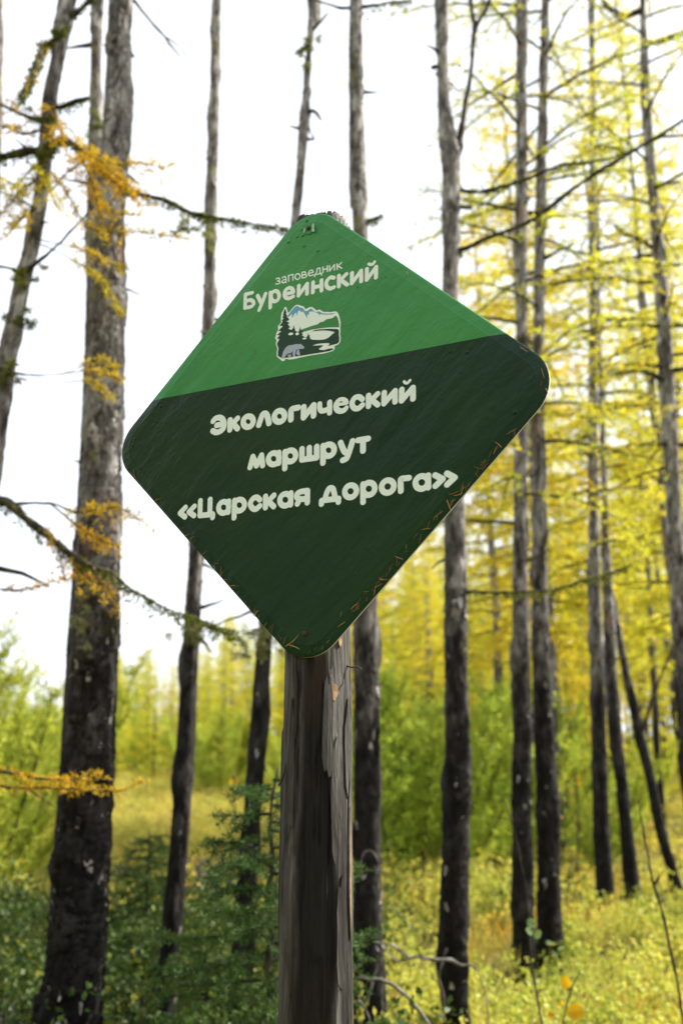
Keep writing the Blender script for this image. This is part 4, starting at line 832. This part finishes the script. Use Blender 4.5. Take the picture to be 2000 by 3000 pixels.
def stroke(buf, pts, w, smooth=True):
    P = np.asarray(pts, float)
    if len(P) > 2 and smooth: P = catmull(np.hstack([P, np.zeros((len(P), 1))]), 10*len(P))[:, :2]
    keep_ = [0]
    for i_ in range(1, len(P)):
        if np.linalg.norm(P[i_]-P[keep_[-1]]) > 1e-5: keep_.append(i_)
    P = P[keep_]; T_ = np.gradient(P, axis=0); T_ /= np.linalg.norm(T_, axis=1, keepdims=True); N_ = np.stack([-T_[:, 1], T_[:, 0]], 1); h = w/2
    a = P+N_*h; c = P-N_*h; z = zlay(); n = len(P)
    poly = list(a)
    a0 = math.atan2(N_[-1][1], N_[-1][0]); poly += [P[-1]+h*np.array([math.cos(a0-math.pi*i_/10), math.sin(a0-math.pi*i_/10)]) for i_ in range(1, 10)]
    V = [(*p_, z) for p_ in a]+[(*p_, z) for p_ in c]; Qf = [[i_, n+i_, n+i_+1, i_+1] for i_ in range(n-1)]; Tf = []
    for (pc, nv, sgn, ia, ic) in ((P[-1], N_[-1], -1, n-1, 2*n-1), (P[0], N_[0], 1, 0, n)):
        a0 = math.atan2(nv[1], nv[0]); s = len(V); arc = [pc+h*np.array([math.cos(a0+sgn*math.pi*i_/10), math.sin(a0+sgn*math.pi*i_/10)]) for i_ in range(1, 10)]
        V += [(*p_, z) for p_ in arc]; ids = [ia]+list(range(s, s+9))+[ic]; Tf += [[ids[0], ids[i_], ids[i_+1]] for i_ in range(1, 10)]
    buf.add(V, Tf, Qf)
def ring(buf, pts, w):
    P = np.asarray(pts, float); n = len(P); T_ = np.roll(P, -1, 0)-np.roll(P, 1, 0); T_ /= np.linalg.norm(T_, axis=1, keepdims=True); N_ = np.stack([-T_[:, 1], T_[:, 0]], 1)*w/2; z = zlay()
    V = [(*p_, z) for p_ in P+N_]+[(*p_, z) for p_ in P-N_]; buf.add(V, None, [[i_, n+i_, n+(i_+1) % n, (i_+1) % n] for i_ in range(n)])
def lettering(label, org, sc, wpx, letters):
    """letters traced in zoomed photo pixels; each is a list of strokes"""
    f = lambda p: uv(org[0]+p[0]/sc, org[1]+p[1]/sc)
    k = .93*np.linalg.norm(uv(org[0]+100, org[1]+60)-uv(org[0], org[1]+60))/100/sc
    for strokes in letters:
        b_ = Buf()
        for s in strokes:
            w = wpx
            if s[0] == 'o':
                _, cx_, cy_, rx, ry = s[:5]
                ring(b_, [f((cx_+rx*math.cos(a)+.12*ry*math.sin(a)*0, cy_+ry*math.sin(a)-rx*.10*math.cos(a))) for a in np.linspace(0, 2*math.pi, 41)[:-1]], w*k)
            elif s[0] == 'p':
                pp = [f(p) for p in s[2]]; z_ = .00056+(.00008 if s[1] is M_DGREEN else 0); bp_ = Buf()
                tr = []
                for t3 in tessellate_polygon([[Vector((p[0], p[1], 0)) for p in pp]]):
                    a_, b2_, c_ = [pp[q] for q in t3]; cr_ = (b2_[0]-a_[0])*(c_[1]-a_[1])-(b2_[1]-a_[1])*(c_[0]-a_[0]); tr.append(list(t3) if cr_ > 0 else [t3[0], t3[2], t3[1]])
                bp_.add([(p[0], p[1], z_) for p in pp], tr); link('letter' if s[1] is M_WHITE else 'letter_counter', bp_.mesh('letter', False), s[1], plate)
            elif s[0] == 'w': stroke(b_, [f(p) for p in s[2]], s[1]*k)
            elif s[0] == 's': stroke(b_, [f(p) for p in s[1]], w*k, False)
            else: stroke(b_, [f(p) for p in s], w*k)
        if not b_.V: continue
        me = b_.mesh('letter', False)
        # all faces towards the viewer
        link('letter', me, M_WHITE, plate)
lettering('', (600, 1090), 4.7515, 74, [
 [[(118, 684), (150, 647), (208, 635), (252, 662), (271, 730), (255, 790), (208, 828), (155, 839), (112, 818)], [(168, 741), (258, 722)]],
 [[(352, 668), (350, 804)], [(372, 732), (456, 646)], [(392, 712), (456, 788)]],
 [['o', 605, 691, 69, 75]],
 [[(753, 738), (775, 670), (795, 612), (815, 583), (842, 578), (864, 598), (878, 640), (894, 714)]],
 [['o', 1040, 617, 71, 77]],
 [[(1198, 662), (1199, 560), (1206, 525), (1235, 508), (1300, 496)]],
 [[(1377, 487), (1374, 632)], [(1377, 634), (1513, 462)], [(1514, 460), (1513, 608)]]])
lettering('', (900, 1090), 4.7515, 75, [
 [[(172, 446), (175, 500), (190, 535), (215, 542), (260, 530), (308, 505)], [(312, 421), (311, 569)]],
 [['p', M_WHITE, [(440, 474), (500, 467), (552, 458), (575, 440), (578, 410), (562, 375), (522, 353), (490, 349), (445, 358), (400, 392), (370, 440), (361, 490), (368, 530), (395, 568), (440, 585), (490, 582), (535, 560), (565, 525), (578, 492), (571, 471), (553, 465), (533, 473), (514, 492), (495, 505), (470, 507), (448, 495)]], ['p', M_DGREEN, [(447, 429), (455, 416), (475, 407), (492, 414), (497, 423)]]],
 [[(766, 380), (722, 348), (665, 358), (628, 412), (626, 460), (658, 505), (712, 506), (767, 460)]],
 [[(852, 327), (852, 478)], [(895, 388), (978, 304)], [(880, 375), (980, 457)]],
 [[(1070, 288), (1068, 440)], [(1068, 442), (1218, 264)], [(1220, 262), (1221, 416)]],
 [[(1314, 244), (1312, 400)], [(1312, 402), (1468, 218)], [(1469, 217), (1469, 374)], ['w', 37, [(1346, 132), (1364, 152), (1394, 152), (1428, 116)]]]])
lettering('', (710, 1260), 4.0205, 64, [
 [[(91, 440), (124, 312)], [(124, 312), (168, 420)], [(168, 420), (226, 296)], [(226, 296), (240, 418)]],
 [['o', 370, 338, 63, 67], [(430, 266), (429, 390)]],
 [[(502, 256), (500, 453)], ['o', 566, 305, 62, 66]],
 [[(702, 222), (701, 348)], ['s', [(701, 350), (875, 325)]], [(788, 209), (788, 335)], [(875, 196), (875, 322)]],
 [[(950, 186), (949, 388)], ['o', 1016, 238, 65, 68]],
 [[(1156, 150), (1178, 205), (1200, 250), (1232, 276)], [(1297, 130), (1275, 205), (1250, 280), (1225, 335), (1182, 356)]],
 [[(1361, 121), (1480, 102)], [(1420, 120), (1420, 245)]]])
lettering('', (510, 1400), 3.7333, 54, [
 [[(127, 323), (68, 385)], [(68, 385), (122, 428)]], [[(225, 311), (165, 373)], [(165, 373), (221, 414)]],
 [[(289, 251), (284, 412)], [(284, 412), (395, 401)], [(396, 236), (392, 400)], [(395, 399), (422, 398), (422, 433)]],
 [['o', 543, 323, 55, 62], [(598, 256), (594, 376)]],
 [[(662, 247), (657, 437)], ['o', 715, 299, 56, 62]],
 [[(938, 240), (905, 213), (868, 225), (840, 262), (836, 295), (858, 332), (895, 342), (938, 307)]],
 [[(1001, 203), (1000, 326)], [(1035, 252), (1092, 191)], [(1022, 245), (1090, 314)]],
 [['o', 1217, 240, 60, 65], [(1278, 167), (1275, 294)]],
 [[(1459, 142), (1457, 271)], [(1457, 142), (1395, 150), (1355, 168), (1340, 198), (1356, 226), (1400, 233), (1457, 228)], [(1372, 238), (1349, 284)]]])
lettering('', (920, 1360), 3.6465, 61, [
 [[(80, 392), (79, 426)], [(82, 389), (262, 368)], [(261, 370), (260, 404)], [(114, 385), (135, 310), (158, 264), (182, 254), (204, 268), (215, 310), (230, 372)]],
 [['o', 390, 290, 62, 65]],
 [[(522, 214), (523, 406)], ['o', 585, 264, 63, 66]],
 [['o', 785, 239, 65, 67]],
 [[(924, 286), (923, 178), (932, 157), (955, 152), (1012, 146)]],
 [['o', 1148, 195, 67, 68], [(1216, 120), (1217, 249)]],
 [[(1291, 118), (1372, 159)], [(1372, 159), (1294, 233)]], [[(1417, 99), (1500, 143)], [(1500, 143), (1419, 218)]]])
lettering('', (700, 750), 3.7333, 12.5, [
 [[(407, 252), (430, 241), (446, 253), (438, 269), (422, 273)], [(422, 273), (445, 279), (449, 294), (430, 305), (404, 306)]],
 [[(475, 240), (497, 226), (513, 238), (516, 292)], [(515, 255), (487, 263), (473, 280), (486, 295), (515, 278)]],
 [[(543, 214), (544, 278)], [(543, 214), (591, 202)], [(591, 202), (592, 266)]],
 [['o', 642, 226, 27, 31]],
 [[(691, 179), (692, 242)], [(691, 180), (718, 174), (730, 188), (718, 203), (694, 210)], [(694, 210), (730, 206), (743, 219), (726, 235), (692, 242)]],
 [[(763, 193), (812, 181)], [(812, 181), (804, 160), (785, 157), (764, 178), (763, 203), (781, 218), (813, 208)]],
 [[(836, 202), (850, 178), (856, 140)], [(856, 140), (886, 132)], [(886, 132), (888, 192)], [(828, 207), (903, 190)], [(828, 207), (828, 226)], [(903, 190), (903, 209)]],
 [[(918, 121), (919, 183)], [(966, 110), (967, 171)], [(918, 151), (967, 139)]],
 [[(991, 106), (992, 166)], [(992, 166), (1042, 96)], [(1043, 95), (1044, 156)]],
 [[(1072, 87), (1074, 149)], [(1075, 120), (1121, 72)], [(1085, 112), (1124, 136)]]])
lettering('', (700, 750), 3.7333, 39, [
 [[(72, 420), (68, 568)], [(72, 420), (146, 403)], [(72, 500), (120, 482), (155, 498), (160, 530), (130, 556), (68, 570)]],
 [[(205, 435), (246, 520)], [(292, 413), (258, 505), (222, 592)]],
 [[(345, 401), (343, 565)], ['o', 396, 441, 44, 57]],
 [[(510, 418), (596, 398)], [(596, 398), (584, 362), (548, 350), (512, 375), (498, 420), (512, 455), (548, 465), (593, 444)]],
 [[(655, 326), (653, 434)], [(653, 436), (745, 305)], [(746, 304), (745, 416)]],
 [[(810, 288), (808, 399)], [(902, 266), (902, 379)], [(812, 346), (902, 325)]],
 [[(1037, 240), (1003, 234), (968, 264), (954, 305), (968, 343), (1000, 357), (1038, 342)]],
 [[(1092, 216), (1092, 334)], [(1106, 268), (1174, 198)], [(1110, 262), (1183, 314)]],
 [[(1235, 187), (1234, 299)], [(1234, 301), (1334, 162)], [(1335, 161), (1336, 278)]],
 [[(1397, 143), (1397, 260)], [(1397, 262), (1498, 122)], [(1499, 120), (1497, 237)], ['w', 30, [(1420, 88), (1440, 95), (1465, 88), (1481, 66)]]]])
# emblem: printed picture of mountains, lake, spruces and a bear
em = bpy.data.meshes.new('emblem'); EV, EF, EM = [], [], []
def epoly(pts, mi, layer, sm=False):
    P = [uv(770+x/5.6, 850+y/5.6) for x, y in pts]
    if sm:
        P2 = catmull(np.vstack([np.array(P), P[0]])@np.array([[1, 0, 0], [0, 1, 0]]), 160)[:-1, :2]; P = list(P2)
    z = .0002+.00006*layer; s = len(EV); EV.extend([(p[0], p[1], z) for p in P])
    for tri in tessellate_polygon([[Vector((p[0], p[1], 0)) for p in P]]):
        a, b_, c = [np.array(P[i_]) for i_ in tri]
        if np.cross(np.append(b_-a, 0), np.append(c-a, 0))[2] < 0: tri = (tri[0], tri[2], tri[1])
        EF.append([s+i_ for i_ in tri]); EM.append(mi)
def ell(cx_, cy_, rx, ry): return [(cx_+rx*math.cos(a), cy_-ry*math.sin(a)-.25*rx*math.cos(a)*.5) for a in np.linspace(0, 6.283, 25)[:-1]]
epoly([(300, 1150), (230, 1090), (228, 1020), (240, 960), (212, 880), (225, 830), (203, 790), (230, 690), (250, 660), (250, 590), (300, 530), (295, 450), (310, 370), (340, 330), (355, 280), (385, 278), (410, 360), (425, 372), (500, 280), (540, 245), (580, 240), (640, 262), (670, 270), (700, 315), (760, 282), (800, 275), (840, 300), (880, 335), (930, 318), (970, 345), (1000, 360), (1060, 358), (1110, 362), (1160, 352), (1200, 350), (1230, 375), (1253, 430), (1275, 530), (1268, 620), (1272, 670), (1265, 720), (1275, 780), (1270, 850), (1240, 890), (1170, 925), (1182, 950), (1165, 985), (1120, 1010), (1000, 1040), (800, 1070), (620, 1105), (520, 1130), (430, 1140), (400, 1130), (370, 1130), (355, 1160), (320, 1168)], 0, 0)
epoly([(640, 645), (800, 590), (900, 560), (950, 520), (980, 525), (1040, 480), (1140, 460), (1195, 415), (1225, 450), (1240, 500), (1252, 560), (1250, 612), (1100, 612), (960, 625), (800, 650), (690, 680), (640, 692), (570, 682)], 1, 1)
epoly([(250, 1080), (245, 1020), (258, 960), (232, 880), (272, 802), (228, 797), (278, 742), (232, 738), (305, 672), (250, 672), (330, 592), (272, 588), (325, 520), (310, 505), (340, 460), (318, 450), (345, 410), (322, 402), (350, 370), (335, 372), (355, 335), (367, 300), (380, 340), (392, 375), (378, 380), (405, 430), (390, 430), (440, 490), (385, 512), (440, 540), (410, 560), (450, 610), (415, 630), (470, 655), (500, 620), (510, 570), (520, 630), (535, 650), (522, 660), (555, 680), (590, 690), (600, 650), (612, 600), (625, 650), (665, 690), (635, 705), (660, 730), (640, 740), (690, 775), (720, 770), (735, 740), (745, 700), (755, 740), (775, 745), (765, 770), (785, 790), (770, 800), (830, 815), (930, 818), (1010, 810), (1070, 785), (1110, 750), (1180, 690), (1100, 670), (1000, 662), (900, 668), (800, 678), (870, 650), (980, 640), (1100, 635), (1230, 640), (1250, 670), (1245, 730), (1255, 790), (1250, 850), (1220, 880), (1065, 920), (1100, 880), (1060, 870), (960, 875), (880, 885), (815, 912), (980, 905), (985, 920), (920, 960), (930, 980), (1000, 985), (1090, 960), (1150, 955), (1160, 970), (1100, 1000), (800, 1050), (620, 1080), (350, 1115), (300, 1115)], 2, 2)
epoly([(400, 460), (415, 410), (500, 300), (540, 265), (575, 262), (600, 285), (640, 292), (670, 310), (690, 345), (720, 345), (790, 300), (830, 335), (870, 365), (900, 355), (925, 345), (960, 375), (1020, 385), (1100, 385), (1195, 378), (1130, 400), (1040, 402), (950, 395), (938, 392), (935, 420), (905, 380), (850, 360), (820, 350), (760, 355), (755, 410), (725, 395), (735, 470), (690, 400), (660, 350), (630, 360), (600, 330), (580, 350), (555, 430), (550, 365), (520, 390), (480, 455), (475, 390)], 3, 2)
for e in ((460, 720, 40, 22), (565, 718, 28, 24), (685, 795, 35, 14)): epoly(ell(*e), 0, 3)
epoly([(305, 1120), (335, 1010), (370, 950), (420, 910), (490, 900), (550, 885), (600, 890), (620, 880), (640, 900), (665, 920), (685, 940), (665, 965), (620, 965), (590, 970), (602, 1010), (612, 1060), (600, 1080), (570, 1070), (545, 1040), (562, 995), (578, 972), (545, 985), (530, 1060), (535, 1090), (500, 1095), (485, 1040), (500, 1000), (460, 1035), (400, 1045), (345, 1125)], 4, 3)
epoly([(402, 1060), (465, 1058), (466, 1108), (430, 1112)], 4, 3)
em.from_pydata(EV, [], EF); em.update()
for mm in (M_WHITE, M_LGREEN, M_DGREEN, M_BLUE, M_GREY): em.materials.append(mm)
for f_, mi in zip(em.polygons, EM): f_.material_index = mi
link('emblem', em, None, plate, label='printed emblem of blue-capped mountains, lake, spruces and a grey bear')
# nails and torn film
M_RUST = rough_mat('rusty_nail', (.035, .016, .012), .6, .4); M_TORN = rough_mat('torn_film', (.42, .56, .50), .4)
def nail(x, y, r):
    c = uv(x, y); b_ = Buf(); q = np.linspace(0, 1, 4)[:, None]
    tube(b_, np.array([c[0], c[1], -.02])*(1-q)+np.array([c[0], c[1], .0022])*q, [r*.5, r*.5, r, r*.85], 9); link('nail', b_.mesh('nail', False), M_RUST, plate)
nail(904, 669, .0042); nail(893, 1857, .0050)
def flap(name, pts, lifts, mat):
    P = [(*uv(x, y), l) for (x, y), l in zip(pts, lifts)]; n = len(P); V = P+[(a, b_, c-.0006) for a, b_, c in P]
    mm = bpy.data.meshes.new(name); mm.from_pydata(V, [], [list(range(n)), list(range(2*n-1, n-1, -1))]+[[i_, n+i_, n+(i_+1) % n, (i_+1) % n] for i_ in range(n)]); mm.update(); link(name, mm, mat, plate)
flap('torn_film', [(915, 657), (924, 660), (925, 683), (914, 680)], [.001, .006, .005, .001], M_TORN)
flap('torn_film', [(888, 682), (895, 670), (897, 676), (893, 684)], [.001, .004, .004, .001], M_TORN)
flap('torn_film', [(895, 678), (914, 679), (912, 687), (897, 686)], [.001, .003, .002, .001], M_FILM)
for (x, y, r) in [(846, 708, 5), (871, 693, 4), (888, 688, 5), (891, 720, 4), (931, 734, 5), (898, 646, 4), (884, 672, 4), (964, 765, 3), (1047, 840, 4), (1066, 792, 3), (1130, 810, 3), (1318, 1030, 4), (1368, 1032, 5), (1508, 1208, 7), (1350, 1090, 4), (460, 1235, 4), (472, 1190, 4), (395, 1285, 3), (390, 1305, 3), (1002, 797, 3)]:
    c = uv(x, y); k = np.linalg.norm(uv(x+10, y)-c)/10; b_ = Buf(); rg, nz_ = 12, 5; V = []
    for a in range(nz_):
        f_ = math.pi/2*a/(nz_-1); V += [(c[0]+r*k*math.cos(f_)*math.cos(t_)*.85, c[1]+r*k*math.cos(f_)*math.sin(t_)*1.1, .0003+r*k*.4*math.sin(f_)) for t_ in np.linspace(0, 6.283, rg+1)[:-1]]
    b_.add(V, None, [[a*rg+i_, a*rg+(i_+1) % rg, (a+1)*rg+(i_+1) % rg, (a+1)*rg+i_] for a in range(nz_-1) for i_ in range(rg)]); link('film_bubble', b_.mesh('film_bubble'), M_FILM, plate)

# fallen larch needles stuck to the plate
m, nt, out = nodes('dry_needle'); L = nt.links.new
oi = nn(nt, 'ShaderNodeObjectInfo'); r = ramp(nt, [(0, (.16, .055, .018)), (.5, (.36, .15, .035)), (1, (.55, .33, .10))]); L(oi.outputs['Random'], r.inputs[0])
b = nn(nt, 'ShaderNodeBsdfPrincipled'); b.inputs['Roughness'].default_value = .6; L(r.outputs[0], b.inputs['Base Color']); L(b.outputs[0], out.inputs[0]); M_DRY = m
NM = []
for cur in (.0, .12, -.16, .3):
    b_ = Buf(); q = np.linspace(-.5, .5, 8); tube(b_, np.stack([q, cur*(q**2-.25), np.zeros(8)], 1), .026*np.array([.5, .9, 1, 1, 1, .9, .7, .3]), 4); mm_ = b_.mesh('larch_needle'); mm_.materials.append(M_DRY); NM.append(mm_)
rg = np.random.default_rng(99)
WMat = Matrix.Translation(Vector(PB))@Mw
def needle(x, y, ang, l):
    c = uv(x, y); o = link('larch_needle', NM[rg.integers(4)], None, None, label='dry orange larch needle stuck along the lower edge of the green sign', category='needle', group='dry needles on the sign')
    o.matrix_world = WMat@Matrix.Translation((c[0], c[1], .0010))@Matrix.Rotation(ang, 4, 'Z')@Matrix.Scale(l, 4)
dgl = lambda x0, y0, x1, y1: math.atan2(uv(x1, y1)[1]-uv(x0, y0)[1], uv(x1, y1)[0]-uv(x0, y0)[0])
def needle2(x0, y0, x1, y1): needle((x0+x1)/2, (y0+y1)/2, dgl(x0, y0, x1, y1), float(np.linalg.norm(uv(x1, y1)-uv(x0, y0))))
for q in [(836, 1894, 876, 1859), (815, 1860, 826, 1875), (830, 1888, 837, 1866), (846, 1890, 880, 1903), (852, 1900, 861, 1882), (796, 1855, 803, 1826), (917, 1905, 931, 1895), (944, 1905, 946, 1890), (903, 1915, 909, 1903), (990, 1838, 1013, 1822), (958, 1868, 972, 1868), (956, 1886, 969, 1873), (998, 1806, 1003, 1790), (1310, 1465, 1322, 1498), (1305, 1468, 1328, 1480), (1316, 1490, 1330, 1463), (1506, 1258, 1510, 1285), (1598, 1138, 1610, 1160), (1585, 1080, 1594, 1110), (1583, 1132, 1588, 1116), (1523, 1016, 1545, 1032), (1063, 715, 1067, 706), (1283, 876, 1280, 858), (1195, 812, 1193, 795), (743, 1020, 749, 1042), (1312, 890, 1316, 878), (392, 1375, 400, 1408), (366, 1372, 370, 1354), (384, 1385, 395, 1398), (695, 1840, 700, 1815), (660, 1760, 663, 1745), (1085, 1760, 1100, 1748), (1185, 1615, 1196, 1614), (1165, 1660, 1170, 1645)]: needle2(*q)
for e0, e1_, n_ in (((400, 1418), (790, 1862), 30), ((1525, 1255), (1030, 1815), 52)):
    for i_ in range(n_):
        s = rg.uniform(.02, .98); x = e0[0]+(e1_[0]-e0[0])*s; y = e0[1]+(e1_[1]-e0[1])*s; ins = rg.uniform(4, 24); x += (ins if n_ == 30 else -ins)*.7; y -= ins*.6
        needle(x, y, rg.uniform(.6, 2.4) if rg.random() < .7 else rg.uniform(0, 3.1), rg.uniform(.006, .016))
